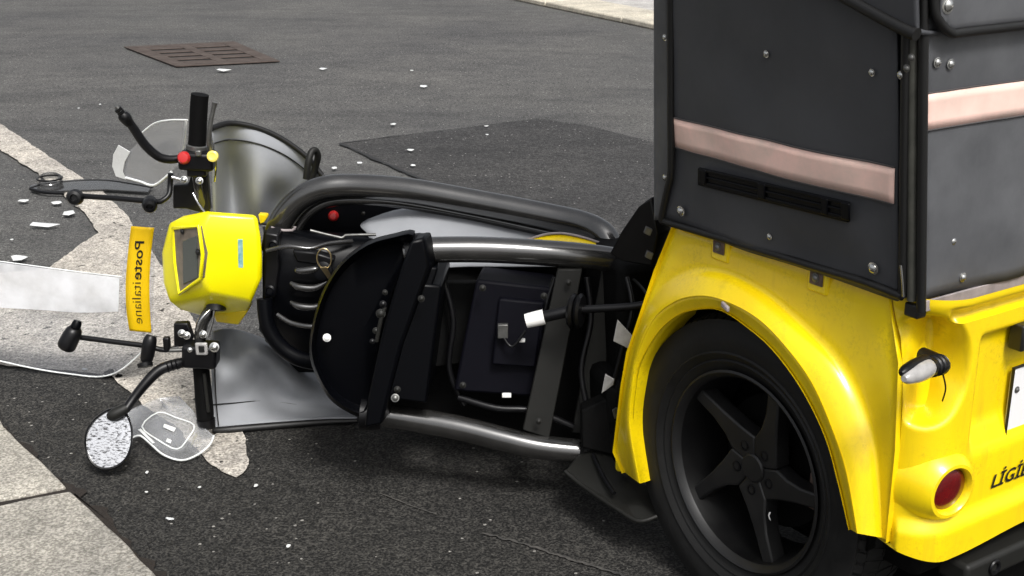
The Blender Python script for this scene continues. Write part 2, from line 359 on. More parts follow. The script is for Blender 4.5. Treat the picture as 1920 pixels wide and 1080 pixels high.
# ================================================================== DRAIN GRATE
g4 = [gnd(*q, .006) for q in ((232, 89), (440, 79), (525, 116), (330, 126))]
def gq(a, b, z=0): return g4[0].lerp(g4[1], a).lerp(g4[3].lerp(g4[2], a), b)+UP*z
grate = tag(empty('drain_grate', gq(.5, .5)), 'rusty brown iron drain grate set flush in the grey road', 'drain')
def gbar(name, a0, a1, b0, b1, z=.006): slab(name, [gq(a0, b0), gq(a1, b0), gq(a1, b1), gq(a0, b1)], 'iron', grate, ext=UP*z, bevel=.002)
mesh('pit_shade', [gq(0.02, 0.02, -.001), gq(.98, .02, -.001), gq(.98, .98, -.001), gq(.02, .98, -.001)], [(0, 1, 2, 3)], 'pit_shade', grate, smooth=False)  # shade of the drain's depth painted as a flat black sheet
gbar('frame', 0, 1, 0, .1, .007); gbar('frame', 0, 1, .9, 1, .007); gbar('frame', 0, .14, .102, .898, .007); gbar('frame', .86, 1, .102, .898, .007)
gbar('rib', .45, .55, .102, .898)
for c0, c1 in ((.142, .448), (.552, .858)):
    for k in range(5):
        b0 = .102+k*.175; gbar('bar', c0, c1, b0, b0+(.10 if k < 4 else .096))

# ================================================================== THE TRICYCLE
trike = tag(empty('delivery_tricycle', ORG), 'yellow and black postal delivery tricycle, rear upright and front half tipped on its side', 'tricycle')

# ---- rear wheel
WC = L(.014, 0, .270); WX = (FW, UP)
def wheel(parent, C, ax, fx, R0=.270, rr=.178, name='wheel', full=True):
    prof = [(rr-.012, .012), (rr, .004), (rr+.008, .0), (rr+.011, -.002), (rr+.014, .0005), (rr+.022, -.006), (rr+.026, -.0085), (rr+.029, -.006), (rr+.045, -.0105), (rr+.06, -.010), (rr+.082, -.004), (R0-.014, .010), (R0-.004, .022), (R0, .045), (R0, .085), (R0-.004, .108), (R0-.014, .12), (rr+.06, .138), (rr, .13)]
    ty = lathe(name, C, ax, prof, 'rubber', parent, seg=144, fx=fx, cap=False)
    a, b = fx; vs, fs = [], []                              # tread blocks, real relief
    for k in range(72):
        for j, (h0, h1, ph) in enumerate(((-.001, .016, .5), (.018, .044, 0), (.046, .080, .5), (.083, .108, 0))):
            t0 = 2*math.pi*(k+ph*.5)/72; t1 = t0+2*math.pi/72*.66
            i0 = len(vs)
            for rad in (-.004, .0022):
                for (tt, hh) in ((t0, h0), (t1, h0), (t1+.012*(1 if j < 2 else -1), h1), (t0+.012*(1 if j < 2 else -1), h1)):
                    e = R0+rad-(.018 if (hh < .001) else .0065 if hh < .02 else 0)-(.005 if hh > .1 else 0)
                    vs.append(C+ax*(hh)+(a*math.cos(tt)+b*math.sin(tt))*e)
            fs += [tuple(i0+q for q in f) for f in ((4, 5, 6, 7), (0, 1, 5, 4), (1, 2, 6, 5), (2, 3, 7, 6), (3, 0, 4, 7))]
    mesh('tread', vs, fs, 'rubber', ty, smooth=False)
    lathe('rim', C, ax, [(rr-.004, .001), (rr-.008, -.001), (rr-.013, .003), (rr-.018, .012)], 'spoke', ty, seg=72, fx=fx, cap=False)
    lathe('rim_barrel', C, ax, [(rr-.018, .012), (rr-.024, .05), (rr-.026, .11), (rr-.002, .128)], 'rim', ty, seg=72, fx=fx, cap=False)
    if not full: return ty
    lathe('hub', C, ax, [(0, .0275), (.022, .0275), (.025, .030), (.025, .04)], 'spoke', ty, seg=40, fx=fx)
    lathe('brake_disc', C, ax, [(.03, .082), (.115, .082), (.115, .088), (.03, .088)], 'blackm', ty, seg=48, fx=fx)
    for k in range(5):                                       # swept five-spoke wheel
        t0 = math.radians(55-72*k)
        def pp(ang, r, h): return C+ax*h+(a*math.cos(ang)+b*math.sin(ang))*r
        out = [(.0, 0), (.056, 34), (.074, 6), (.105, -8), (.163, -17), (.163, -26), (.112, -24.5), (.080, -27), (.056, -38)]
        vs2 = [pp(t0+math.radians(dg), r, .034-.075*r) for r, dg in out]+[pp(t0+math.radians(dg), r, .066-.075*r) for r, dg in out]
        nn_ = len(out); mesh('spoke', vs2, [tuple(range(nn_)), tuple(range(2*nn_-1, nn_-1, -1))]+[(i, (i+1) % nn_, nn_+(i+1) % nn_, nn_+i) for i in range(nn_)], 'spoke', ty, bevel=.0035)
        lathe('lug_hole', pp(t0+.0, .040, .0305), -ax, [(.0095, -.0005), (.0095, .0012), (.0062, .0014), (.006, -.003)], 'black', ty, seg=14)
    return ty
wh = wheel(trike, WC, RT, WX)
obox('brake_caliper', WC+FW*-.112+UP*-.005+RT*.07, (FW*.012, RT*.012, UP*.032), 'caliper', wh)
mesh('wheel_weight', [WC+RT*.024+FW*x+UP*z for x, z in ((-.050, -.058), (-.054, -.056), (-.051, -.064), (-.055, -.072), (-.051, -.070), (-.048, -.064))], [(0, 1, 2, 3, 4, 5)], 'white', wh, smooth=False)
tag(wh, 'dirty black rear wheel with five swept spokes')

# ---- chassis, arch liner
obox('chassis', L(-.02, .40, .35), (FW*.27, RT*.23, UP*.26), 'blackm', trike, bevel=.02)  # bottom set low to deepen the shade on the road beneath
lathe('arch_liner', L(.012, -.01, .285), RT, [(.268, .02), (.262, .06), (.262, .165), (.02, .166)], 'blackm', trike, seg=40, fx=WX, a0=math.radians(-8), a1=math.radians(188), cap=False, solid=.004)
obox('axle_beam', L(.012, .30, .25), (FW*.03, RT*.17, UP*.03), 'blackm', trike)

# ---- rear body, side panel with wheel arch
A1 = [(1203, 906), (1188, 800), (1193, 728), (1203, 680), (1236, 622), (1275, 589), (1318, 578), (1357, 582), (1405, 613), (1453, 656), (1506, 728), (1549, 815), (1573, 897), (1595, 993)]
A2 = [(1199, 906), (1180, 800), (1184, 728), (1193, 672), (1224, 602), (1265, 566), (1312, 555), (1355, 563), (1412, 592), (1462, 638), (1520, 715), (1563, 812), (1588, 893), (1607, 1000)]
A4 = [(1186, 897), (1168, 800), (1173, 725), (1184, 668), (1208, 595), (1246, 535), (1300, 507), (1362, 511), (1430, 545), (1494, 597), (1572, 672), (1618, 760), (1642, 850), (1652, 1008)]
A6 = [(1172, 886), (1155, 846), (1170, 722), (1181, 660), (1204, 592), (1232, 508), (1266, 424), (1360, 452), (1455, 482), (1560, 517), (1672, 560), (1690, 680), (1684, 845), (1667, 1016)]
def mixrow(a, b, k): return [(p[0]*(1-k)+q[0]*k, p[1]*(1-k)+q[1]*k) for p, q in zip(a, b)]
def sr(row, ss): return [side(u, v, s) for (u, v), s in zip(row, ss if isinstance(ss, list) else [ss]*len(row))]
r1 = sr(A1, -.030); r2 = sr(A2, -.040)
sA = [-.036, -.036, -.036, -.036, -.036, -.034, -.030, -.028, -.028, -.028, -.028, -.030, -.032, -.03]
s4 = [-.03, -.03, -.03, -.03, -.028, -.012, -.006, -.004, -.004, -.004, -.004, -.004, -.004, -.006]
s6 = [-.005, -.012, -.02, -.02, -.016, -.002, .004, .004, .004, .004, .004, 0, 0, 0]
r3 = sr(mixrow(A2, A4, .3), [-.040*.7+x*.3-.003 for x in s4]); r3b = sr(mixrow(A2, A4, .7), [-.040*.3+x*.7-.003 for x in s4])
r4 = sr(A4, s4); r4b = sr(mixrow(A4, A6, .25), [a*.75+b*.25 for a, b in zip(s4, s6)]); r5 = sr(mixrow(A4, A6, .7), [a*.3+b*.7-.003 for a, b in zip(s4, s6)]); r6 = sr(A6, s6)
r0 = [p+RT*.055 for p in r1]
r7 = [p+RT*.10+(FW*-.01 if i < 6 else UP*-.002) for i, p in enumerate(r6)]
body = loft('body_side_panel', [r0, r1, r1, r2, r2, r3, r3b, r4, r4b, r5, r6, r6, r7], 'yellow', trike, n=6, rn=3, linear=(10, 11, 12), recalc=False, auto=40)
tag(body, 'yellow rear fender panel with flared wheel arch')
for (u, v) in ((1353, 466), (1536, 524)):                    # recessed fixing tabs
    c = side(u, v, .0); obox('fixing_tab', c, (FW*.021, RT*.005, UP*.021), 'yellow', body, bevel=.004)
    obox('tab_recess', c-RT*.006+UP*.006, (FW*.013, RT*.002, UP*.014), 'caliper', body, bevel=.002); stud(c-RT*.008+UP*.004, -RT, .0055, body, 'dull', 'bolt')
c = side(1360, 575, -.05); obox('lip_clip', c, (FW*.008+UP*.003, RT*.003, UP*.0045), 'trim', body, bevel=.002)

# ---- rear corner and tail panel: rounded footprint with scoops and ridges
TR, RC = -.345, .065
def hull(a):                                                 # a = way along the footprint, from the seam round to the far side
    q = RC*math.pi/2
    if a < 0: return (-.28-a, 0.)
    if a < q: th = a/RC; return (TR+RC-RC*math.sin(th), RC-RC*math.cos(th))
    return (TR, RC+a-q)
def hn(a):
    th = max(0, min(math.pi/2, a/RC)); return -(FW*math.sin(th)+RT*math.cos(th))
def haz(u, v):
    d = ray(u, v); lo, hi = -.1, .8
    for _ in range(50):
        m_ = (lo+hi)/2; t, s = hull(m_); p = L(t, s, 0)
        if p.x/p.y < d.x/d.y: lo = m_
        else: hi = m_
    t, s = hull(lo); p = L(t, s, 0); return lo, CAMH+d.z*(p.y/d.y)
def sst(x, a, b): x = max(0, min(1, (x-a)/(b-a))); return x*x*(3-2*x)
seam = [haz(*q) for q in ((1673.5, 561), (1679, 593), (1688, 632), (1691.5, 680), (1692, 760), (1689, 815), (1684, 860), (1677, 925), (1669, 1017))]
def seam_a(z):
    for (a0, z0), (a1, z1) in zip(seam, seam[1:]):
        if z <= z0 and z >= z1: return a0+(a1-a0)*(z0-z)/(z0-z1)
    return seam[0][0] if z > seam[0][1] else seam[-1][0]
sca, scz = haz(1739, 699); pla = haz(1836, 700)[0]; plz1 = haz(1836, 632)[1]; slz = haz(1790, 592)[1]; sla = haz(1783, 592)[0]
lipz = haz(1720, 988)[1]; ztop = .668
def zbot(a): return seam[-1][1]-.022*sst(a, 0, .10)+.010*sst(a, .12, .3)
def disp(a, z):
    d = 0
    e = math.hypot((a-sca)/.074, (z-scz)/.088); d -= .055*(1-sst(e, .70, 1.0))
    d -= .016*sst(a, pla-.006, pla+.008)*(1-sst(z, plz1-.01, plz1+.004))*sst(z, .405, .47)
    d -= .012*sst(a, sla-.004, sla+.008)*(1-sst(abs(z-slz), .007, .013))
    d += .011*(1-sst(z, lipz-.012, lipz+.016))
    d += .006*sst(z, .64, .66)
    return d
NU, NV = 150, 96; vs, fs = [], []; AE = .62
for j in range(NV+1):
    for i in range(NU+1):
        z = ztop+(0)*0
        zz = ztop+(zbot(.0)-ztop)*j/NV; a0 = seam_a(zz); a = a0+(AE-a0)*(i/NU)**1.35
        zz = ztop+(zbot(a)-ztop)*j/NV
        t, s = hull(a); vs.append(L(t, s, zz)+hn(a)*(disp(a, zz)*sst(a-a0, -.001, .012) if a-a0 < .02 else disp(a, zz)))
W = NU+1
fs = [(j*W+i, j*W+i+1, (j+1)*W+i+1, (j+1)*W+i) for j in range(NV) for i in range(NU)]
k0 = len(vs)                                                 # returns behind the seam and under the lower edge
for j in range(NV+1): vs.append(vs[j*W]+RT*.03+FW*.002)
fs += [(j*W, k0+j, k0+j+1, (j+1)*W) for j in range(NV)]
k1 = len(vs)
for i in range(W): vs.append(vs[NV*W+i]+FW*.05+RT*.01)
fs += [(NV*W+i, NV*W+i+1, k1+i+1, k1+i) for i in range(NU)]
tail = mesh('body_tail_panel', vs, fs, 'yellow', trike, auto=60)
tag(tail, 'yellow tail panel with signal scoop and round lamp')
tl = rear(1777, 914, TR); ax = (-FW*1+RT*-.10-UP*.02).normalized()
ring = lathe('tail_lamp_housing', tl+FW*.02, ax, [(.066, -.02), (.056, .012), (.046, .028), (.042, .0325), (.037, .033), (.0335, .029), (.0325, .02)], 'yellow', tail, seg=40, cap=False)
lathe('tail_lamp_lens', tl+FW*.02, ax, [(0.0, .0285), (.015, .028), (.027, .026), (.0335, .022)], 'red', tail, seg=32)
# turn signal on its rubber stalk
p0, p1, p2 = rear(1764, 683, TR-.002), rear(1740, 689, TR-.016), rear(1695, 711, TR-.03)
tube('signal_stalk', [p0+FW*.04+RT*.01, p0, p0.lerp(p1, .5), p1], [.010, .0125, .013, .013], 'black', tail, n=5)
for k in (.1, .4, .7): lathe('stalk_rib', p0.lerp(p1, k), (p1-p0), [(.011, -.003), (.0150, 0), (.011, .003)], 'black', tail, seg=18)
tube('turn_signal', [p1.lerp(p2, q) for q in (0, .15, .5, .85, 1)], [.0125, .0140, .0135, .0095, .004], 'lens', tail, n=5, seg=18)
tube('signal_bezel', [p1.lerp(p2, q)+UP*.006+FW*.006 for q in (-.02, .15, .5, .85, 1.0)], [.0105, .0108, .0105, .008, .003], 'black', tail, n=4, seg=14)
tube('signal_wire', [rear(1768, 702, TR-.006), rear(1773, 728, TR-.003), rear(1767, 752, TR+.004)], .0012, 'black', tail, n=5, seg=6)
# number plate, its lamp and lettering
def rq(s, z, o=0): return L(TR-o, s, z)
ps, pz0, pz1 = ((rear(1899, 700, TR+.008)-ORG).dot(RT), rear(1903, 840, TR+.008).z, rear(1899, 692, TR+.008).z)
pl = slab('number_plate', [rq(ps+.006, pz0, -.012), rq(ps+.20, pz0, -.012), rq(ps+.206, pz0+.006, -.012), rq(ps+.206, pz1-.006, -.012), rq(ps+.20, pz1, -.012), rq(ps+.006, pz1, -.012), rq(ps, pz1-.006, -.012), rq(ps, pz0+.006, -.012)], 'plate', tail, ext=-FW*.006)
tube('plate_rim', [rq(ps-.002, pz0-.002, -.006), rq(ps+.1, pz0-.002, -.006), rq(ps+.208, pz0-.002, -.006), rq(ps+.208, pz1+.002, -.006), rq(ps+.1, pz1+.002, -.006), rq(ps-.002, pz1+.002, -.006)], .0028, 'ink', tail, n=1, seg=6, closed=True)
for z in (pz1-.035, pz0+.022): stud(rq(ps+.012, z, -.006), -FW, .004, tail, 'dull', 'bolt')
lp = rear(1912, 630, TR-.002); obox('plate_lamp', lp+RT*.035, (RT*.045, FW*.012, UP*.020), 'ink', tail); obox('plate_lamp_lens', lp+RT*.043-FW*.012, (RT*.043, FW*.003, UP*.014), 'lens', tail)
ta, tb = rear(1856, 916, TR-.0015), rear(1918, 898, TR-.0015); th = .0215; sx = (ta-ORG).dot(RT)
text_mesh('lettering', 'L\u0130G\u0130ER', lambda x, y: rq(sx+x*.108, ta.z+y*th/.72, .0022), 'ink', tail, offset=.02, shear=.25)
# bumper rail and dark underside
bz = .232
bp = obox('bumper_rail', L(TR+.012, .325, bz-.012), (RT*.215, FW*.028, UP*.019), 'bar', trike, bevel=.008, bseg=3)
c = L(TR-.0165, (rear(1848, 1043, TR)-ORG).dot(RT), bz-.012); lathe('rail_socket', c, -FW, [(.011, -.004), (.013, .002), (.0115, .004), (.008, .003), (.007, -.002)], 'black', bp, seg=20)
obox('underside_beam', L(TR+.09, .32, .25), (RT*.27, FW*.06, UP*.035), 'blackm', trike, bevel=.012)
obox('rear_valance', L(-.27, .10, .27), (RT*.06, FW*.04, UP*.025), 'blackm', trike, bevel=.012)
# far flank of the body so that the rear half is closed
lathe('fender_far', L(.012, .66, .285), RT, [(.27, 0), (.30, .05), (.30, .09), (.27, .10)], 'yellow', trike, seg=30, fx=WX, a0=math.radians(0), a1=math.radians(180), cap=False, solid=.006)
obox('body_far_side', L(-.01, .645, .55), (FW*.27, RT*.012, UP*.11), 'yellow', trike, bevel=.01)
wheel(trike, L(.014, .62, .270), RT, WX, full=False)

# ---- cargo box
BT, BB = 1.20, .655
def bs(z): return -.005-.1365*(z-.655)
def BX(t, s, z): return L(t, bs(z)+s, z)
cor = []
for z, f in ((BB, .215), (BT, .22)):
    w_ = .60+.27*(z-.655)
    cor += [BX(-.292, .006, z), BX(f, .006, z), BX(f, w_, z), BX(-.292, w_, z)]
cbox = mesh('cargo_box', cor, [(0, 1, 2, 3), (4, 5, 6, 7), (0, 1, 5, 4), (1, 2, 6, 5), (2, 3, 7, 6), (3, 0, 4, 7)], 'vinyl', trike, bevel=.012)
tag(cbox, 'black vinyl covered cargo box with pink reflective tape')
def wob(p, n, a): return p + n*(noise.noise(p*5.0)*a + noise.noise(p*13.0+Vector((3, 1, 2)))*a*.35)
SLT = [(lambda q: (q.z, (q-ORG).dot(FW)))(bside(1258 if v < 330 else 1258-16*(v-330)/82, v, 0)) for v in range(430, -260, -10)]
def slt(z):
    for (z0, t0), (z1, t1) in zip(SLT, SLT[1:]):
        if z0 <= z <= z1: return t0+(t1-t0)*(z-z0)/(z1-z0)
    return SLT[-1][1] if z > SLT[-1][0] else SLT[0][1]
rowsS = []
for k in range(13):                                          # side sheet
    z = BB+.003+(1.14-BB)*k/12
    tl_ = slt(z)
    rowsS.append([wob(BX(tl_+(-.283-tl_)*j/16, -.006-.004*math.sin(math.pi*j/16), z), BN, .009) for j in range(17)])
sp_ = loft('side_sheet', rowsS, 'vinyl', cbox, n=2, rn=2, solid=.004)
rowsF = []
for v in (412, 385, 330, 230, 120, 0, -150):                 # rounded front strip of the box
    a_, b_, c_ = bside(1256 if v < 380 else 1244, v, .004), bside(1240 if v < 380 else 1234, v, .004), bside(1229, v, .0)
    rowsF.append([a_, b_, c_, c_+FW*.008+RT*.012, c_+FW*.010+RT*.06])
loft('front_edge_sheet', rowsF, 'vinyl_lit', cbox, n=3, rn=2, solid=.004)
pip = [bside(1258, v, .010) for v in (-150, 0, 120, 220, 320)]+[bside(1252, 352, .010), bside(1243, 395, .010), bside(1240, 412, .010)]
tube('piping', pip, .0062, 'piping', cbox, n=4)
tube('piping', [bside(1240, 413, .008), bside(1380, 455, .008), bside(1540, 504, .008), bside(1620, 528, .010), bside(1692, 556, .010)], .0062, 'piping', cbox, n=4)
tube('piping', [bside(1692, 556, .008), bside(1694, 420, .008), bside(1696, 250, .008), bside(1699, 60, .008), bside(1700, -150, .008)], .0062, 'piping', cbox, n=4)
rowsR = []
REARW = .66
for k in range(13):
    z = BB+.012+(1.14-BB)*k/12
    rowsR.append([wob(BX(-.315-.004*math.sin(math.pi*j/20), .006+j/20*REARW, z), FW, .011) for j in range(21)])
rp = loft('rear_sheet', rowsR, 'vinyl_lit', cbox, n=2, rn=2, solid=.004)
tube('piping', [BX(-.318, .0, z) for z in (.652, .75, .9, 1.0, 1.14)], .0066, 'piping', cbox, n=3)
tube('corner_rail', [BX(-.303, -.0005, z) for z in (.665, .8, .95, 1.1)], .0075, 'alloy', cbox, n=3)
obox('corner_foot', BX(-.305, .004, .650), (FW*.012, RT*.010, UP*.010), 'piping', cbox)
tube('hook_rod', [bside(1689, 497, .018), bside(1692, 525, .018), bside(1694, 556, .016)], .0018, 'steel', cbox, n=3, seg=8)
for (u, v) in ((1700, 128), (1709, 108)): stud(bside(u, v, .014), -BN, .004, cbox, 'dull', 'bolt')
z_t = .657
slab('edge_trim', [BX(-.3215, .002, z_t-.006), BX(-.3215, REARW, z_t-.006), BX(-.3215, REARW, z_t+.010), BX(-.3215, .002, z_t+.010)], 'trim', cbox, ext=FW*.004, bevel=.001)
def tape(name, f, n, m, parent):
    rows = [[f(j/n, k) for j in range(n+1)] for k in (0, .25, .5, .75, 1)]
    return loft(name, rows, m, parent, n=1, rn=1, solid=.0012)
def sf(x, k):
    p = bside(1266, 218, .0).lerp(bside(1686, 312, .0), x).lerp(bside(1266, 272, .0).lerp(bside(1686, 378, .0), x), k)
    jj = x*16
    return wob(p-BN*(-.006+.0), BN, .009)-BN*(.0158+.004*math.sin(math.pi*x))
def rf(x, k):
    p = BX(-.315, .006+x*REARW, .953-.048*k); return wob(p-FW*.004*math.sin(math.pi*x), FW, .011)-FW*.0035
tape('reflective_tape', sf, 40, 'peach', sp_); tape('reflective_tape', rf, 40, 'peach', rp)
for k in (0, 1):
    tube('seam', [sf(x/20, k*1.04-.02)-BN*.0004 for x in range(21)], .0013, 'stitch', sp_, n=1, seg=5)
    tube('seam', [rf(x/20, k*1.04-.02)-FW*.0004 for x in range(21)], .0013, 'stitch', rp, n=1, seg=5)
# plastic rail with clips on the side sheet
hq = lambda x, k, o: bside(1313, 313, o).lerp(bside(1595, 378, o), x).lerp(bside(1313, 346, o).lerp(bside(1595, 416, o), x), k)
def hbar(name, x0, x1, k0, k1, o, th, parent=sp_): return slab(name, [hq(x0, k0, o), hq(x1, k0, o), hq(x1, k1, o), hq(x0, k1, o)], 'shell', parent, ext=-BN*th, bevel=.0015)
hb = hbar('side_rail', 0, 1, 0, 1, .012, .006)
hbar('rail_lip', 0, 1, .04, .22, .018, .0025); hbar('rail_lip', 0, 1, .42, .56, .018, .0025); hbar('rail_lip', 0, 1, .76, .96, .018, .0025)
for x0, x1 in ((.0, .05), (.42, .47), (.83, .87), (.95, 1.0)): hbar('rail_clip', x0, x1, .1, .92, .0185, .0035)
for u, v, r in ((1437, 101, .0052), (1635, 136, .0048), (1690, 141, .0055), (1443, 444, .005), (1277, 396, .0085), (1638, 503, .0085)):
    stud(bside(u, v, .0115), -BN, r*.8, sp_)
for u, v in ((1247, 70), (1247, 333)): stud(bside(u, v, .006), -BN, .0042, cbox)
for u, v in ((1757, 117), (1782, 120), (1786, 452), (1805, 520)): stud(rear(u, v, -.319), -FW, .0052, rp)
# lid
lz = 1.034
def LX(t, s, z): return BX(t, s, z)
ldr = []
prof_l = [(-.326, lz)]+[((q-ORG).dot(FW), q.z) for q in (bside(1690, 46, .018), bside(1645, 22, .018), bside(1600, -3, .018), bside(1500, -58, .018), bside(1330, -140, .018), bside(1240, -170, .018))]
for off, dz in ((.02, -.004), (-.016, 0), (-.020, .012), (-.018, .12), (.03, .20)):
    ldr.append([LX(t, off, z+dz) for t, z in prof_l])
lid = loft('lid', ldr, 'vinyl', cbox, n=4, rn=2, solid=.006)
rowsL = []
for k, (dt, z) in enumerate(((-.318, lz), (-.331, lz+.002), (-.334, lz+.02), (-.332, lz+.09), (-.30, lz+.16))):
    rowsL.append([BX(dt, s, z + (.02*(1-sst(s, .008, .035)) if k < 2 else 0)) for s in (.010, .014, .02, .035, .06, .2, .4, REARW)])
lf = loft('lid_flap', rowsL, 'vinyl_lit', lid, n=4, rn=3, solid=.005)
tube('piping', [LX(t, -.022, z-.002) for t, z in prof_l], .0085, 'piping', lid, n=3)
tube('piping', [BX(-.329, .006, lz+.12), BX(-.329, .006, lz+.04), BX(-.331, .012, lz+.014), BX(-.332, .035, lz-.003), BX(-.332, .07, lz-.004), BX(-.332, .3, lz-.004), BX(-.332, REARW, lz-.004)], .0065, 'piping', lid, n=4)
stud(rear(1776, 10, -.336), -FW, .008, lid)
slab('lid_top', [BX(-.30, .02, 1.235), BX(.29, .02, 1.235), BX(.29, .70, 1.235), BX(-.30, .70, 1.235)], 'vinyl', lid, ext=UP*-.04, bevel=.01)

# ---- mudflaps and joint between the upright rear and the tipped front
slab('mudflap', px([(1222, 368, 2.30), (1196, 388, 2.30), (1165, 432, 2.32), (1142, 476, 2.34), (1165, 490, 2.34), (1222, 500, 2.30), (1232, 440, 2.28)]), 'black', trike, ext=Vector((.03, .03, 0)), bevel=.004)
obox('pivot_housing', at(1200, 590, 2.52), (Vector((.085, .04, 0)), Vector((-.03, .10, 0)), Vector((0, 0, .15))), 'blackm', trike, bevel=.02)
obox('pivot_block', at(1180, 770, 2.42), (Vector((.07, .03, 0)), Vector((-.02, .08, 0)), Vector((0, 0, .10))), 'blackm', trike, bevel=.02)
tube('pivot_shaft', [at(1130, 640, 2.50), L(.2, .25, .33)], .04, 'blackm', trike, n=1, seg=16)
fl = slab('broken_fender', px([(1060, 884, 2.30), (1076, 866, 2.31), (1112, 850, 2.32), (1130, 848, 2.32), (1152, 895, 2.25), (1205, 925, 2.20), (1240, 948, 2.16), (1228, 968, 2.13), (1195, 976, 2.13), (1160, 955, 2.17), (1110, 922, 2.24)]), 'bar', trike, ext=Vector((.01, .022, .004)), bevel=.003)
tube('fender_lip', px([(1060, 884, 2.297), (1084, 904, 2.27), (1110, 923, 2.235), (1160, 956, 2.165), (1197, 977, 2.125), (1232, 968, 2.125)]), .0045, 'bar', fl, n=4)
tube('fender_rib', px([(1112, 852, 2.31), (1132, 895, 2.245), (1152, 925, 2.20)]), .004, 'black', fl, n=3)
slab('bracket', px([(1090, 770, 2.33), (1165, 735, 2.33), (1172, 800, 2.32), (1150, 855, 2.30), (1090, 840, 2.32)]), 'blackm', trike, ext=Vector((0, .04, 0)), bevel=.004)
for i, P in enumerate(([(1150, 640), (1158, 600), (1195, 640), (1180, 655)], [(1192, 620), (1200, 595), (1205, 625)], [(1128, 738), (1135, 702), (1152, 712), (1150, 722)], [(1148, 770), (1155, 765), (1172, 772), (1168, 784), (1152, 786)])):
    slab('broken_lamp_piece', px([(u, v, 2.28+.012*(k % 2)) for k, (u, v) in enumerate(P)]), 'lens' if i != 3 else 'dull', trike, ext=Vector((0, .006, 0)), bevel=.001)
for u, v in ((1215, 433), (1217, 478)): obox('clip', at(u, v, 2.27), (Vector((.006, 0, -.003)), Vector((0, .004, 0)), Vector((.002, 0, .006))), 'dull', trike, bevel=.001)
obox('front_bump_stop', side(1172, 862, .02), (FW*.008, RT*.02, UP*.02), 'yellow', body, bevel=.006)

# ---- seat frame of the tipped front half
ut = tube('seat_tube', px([(760, 474, 2.42), (800, 469, 2.42), (900, 468, 2.43), (1020, 474, 2.44), (1110, 482, 2.45), (1165, 490, 2.46)]), .0255, 'tube', trike, n=6, seg=20)
lt = tube('seat_tube', px([(680, 772, 2.40), (760, 784, 2.40), (860, 802, 2.385), (940, 822, 2.37), (1010, 838, 2.36), (1085, 846, 2.36)]), .0245, 'tube', trike, n=6, seg=20)
slab('seat_base_plate', px([(745, 470, 2.60), (1180, 480, 2.62), (1130, 840, 2.56), (690, 770, 2.56)]), 'blackm', trike, ext=Vector((0, .02, 0)))
slab('flat_bar', px([(1046, 505, 2.42), (1092, 505, 2.42), (1030, 822, 2.36), (980, 806, 2.36)]), 'bar', trike, ext=Vector((0, .012, 0)))
slab('flat_bar', px([(1130, 500, 2.47), (1168, 505, 2.47), (1112, 815, 2.41), (1072, 812, 2.41)]), 'bar', trike, ext=Vector((0, .012, 0)))
bt = slab('battery_case', px([(893, 524, 2.44), (1036, 540, 2.45), (1000, 745, 2.42), (850, 734, 2.41)]), 'battery', trike, ext=Vector((.01, .12, -.01)), bevel=.006)
slab('battery_cover', px([(936, 560, 2.425), (1020, 568, 2.43), (1004, 690, 2.41), (922, 684, 2.40)]), 'battery', bt, ext=Vector((0, .02, 0)), bevel=.004)
for u, v, wd, m in ((943, 620, .010, 'dull'), (978, 638, .007, 'white'), (950, 741, .009, 'white')): obox('connector', at(u, v, 2.395), (Vector((wd, 0, 0)), Vector((0, .006, 0)), Vector((0, 0, wd*(.35 if m == 'white' else 1.4)))), m, bt, bevel=.001)
pn = slab('tool_box', px([(768, 530, 2.37), (828, 536, 2.38), (800, 758, 2.35), (704, 744, 2.33)]), 'shell', trike, ext=Vector((.01, .16, 0)), bevel=.005)
slab('tool_box_lid', px([(790, 500, 2.385), (822, 502, 2.39), (808, 545, 2.38), (768, 536, 2.375)]), 'shell', pn, ext=Vector((0, .1, 0)), bevel=.004)
slab('olive_panel', px([(812, 530, 2.50), (900, 530, 2.52), (880, 680, 2.49), (800, 690, 2.48)]), 'blackm', trike, ext=Vector((0, .02, 0)))
# seat shell seen from below
D = [(778, 432), (740, 437), (690, 452), (640, 490), (605, 545), (585, 610), (580, 660), (590, 700), (615, 745), (650, 772), (682, 780), (698, 735), (712, 640), (740, 540), (768, 470)]
dc = (680, 620)
def ringp(k, Y): return cr([at(dc[0]+(u-dc[0])*k, dc[1]+(v-dc[1])*k, Y) for u, v in D], 3, True)
rings = [ringp(.96, 2.52), ringp(.995, 2.47), ringp(1.0, 2.42), ringp(.985, 2.385), ringp(.955, 2.372), ringp(.925, 2.378), ringp(.90, 2.395), ringp(.86, 2.405), ringp(.5, 2.40), ringp(.05, 2.395)]
K = len(rings[0]); vs = [p for r in rings for p in r]
fs = [(i*K+j, i*K+(j+1) % K, (i+1)*K+(j+1) % K, (i+1)*K+j) for i in range(len(rings)-1) for j in range(K)]+[tuple((len(rings)-1)*K+j for j in range(K)), tuple(range(K))]
seat = mesh('seat_shell', vs, fs, 'shell', trike, auto=60)
tag(seat, 'black rounded seat shell seen from below')
stud(at(613, 633, 2.385), Vector((0, -1, .2)), .006, seat, 'white', 'bolt')
sb = slab('seat_bracket', px([(770, 452, 2.35), (796, 446, 2.36), (806, 500, 2.355), (752, 650, 2.335), (716, 796, 2.32), (682, 804, 2.32), (690, 740, 2.33), (716, 620, 2.34), (752, 500, 2.35)]), 'shell', trike, ext=Vector((.01, .05, 0)), bevel=.006)
for k, (u, v, r) in enumerate(((714, 588, .007), (718, 570, .005), (705, 620, .005), (698, 640, .004), (722, 548, .004))): stud(at(u, v, 2.326), Vector((0, -1, .15)), r, sb, 'black' if k % 2 else 'bar', 'bolt')
tube('seat_strap', px([(706, 640, 2.326), (714, 600, 2.325), (722, 575, 2.33)]), .004, 'bar', sb, n=3, seg=8)
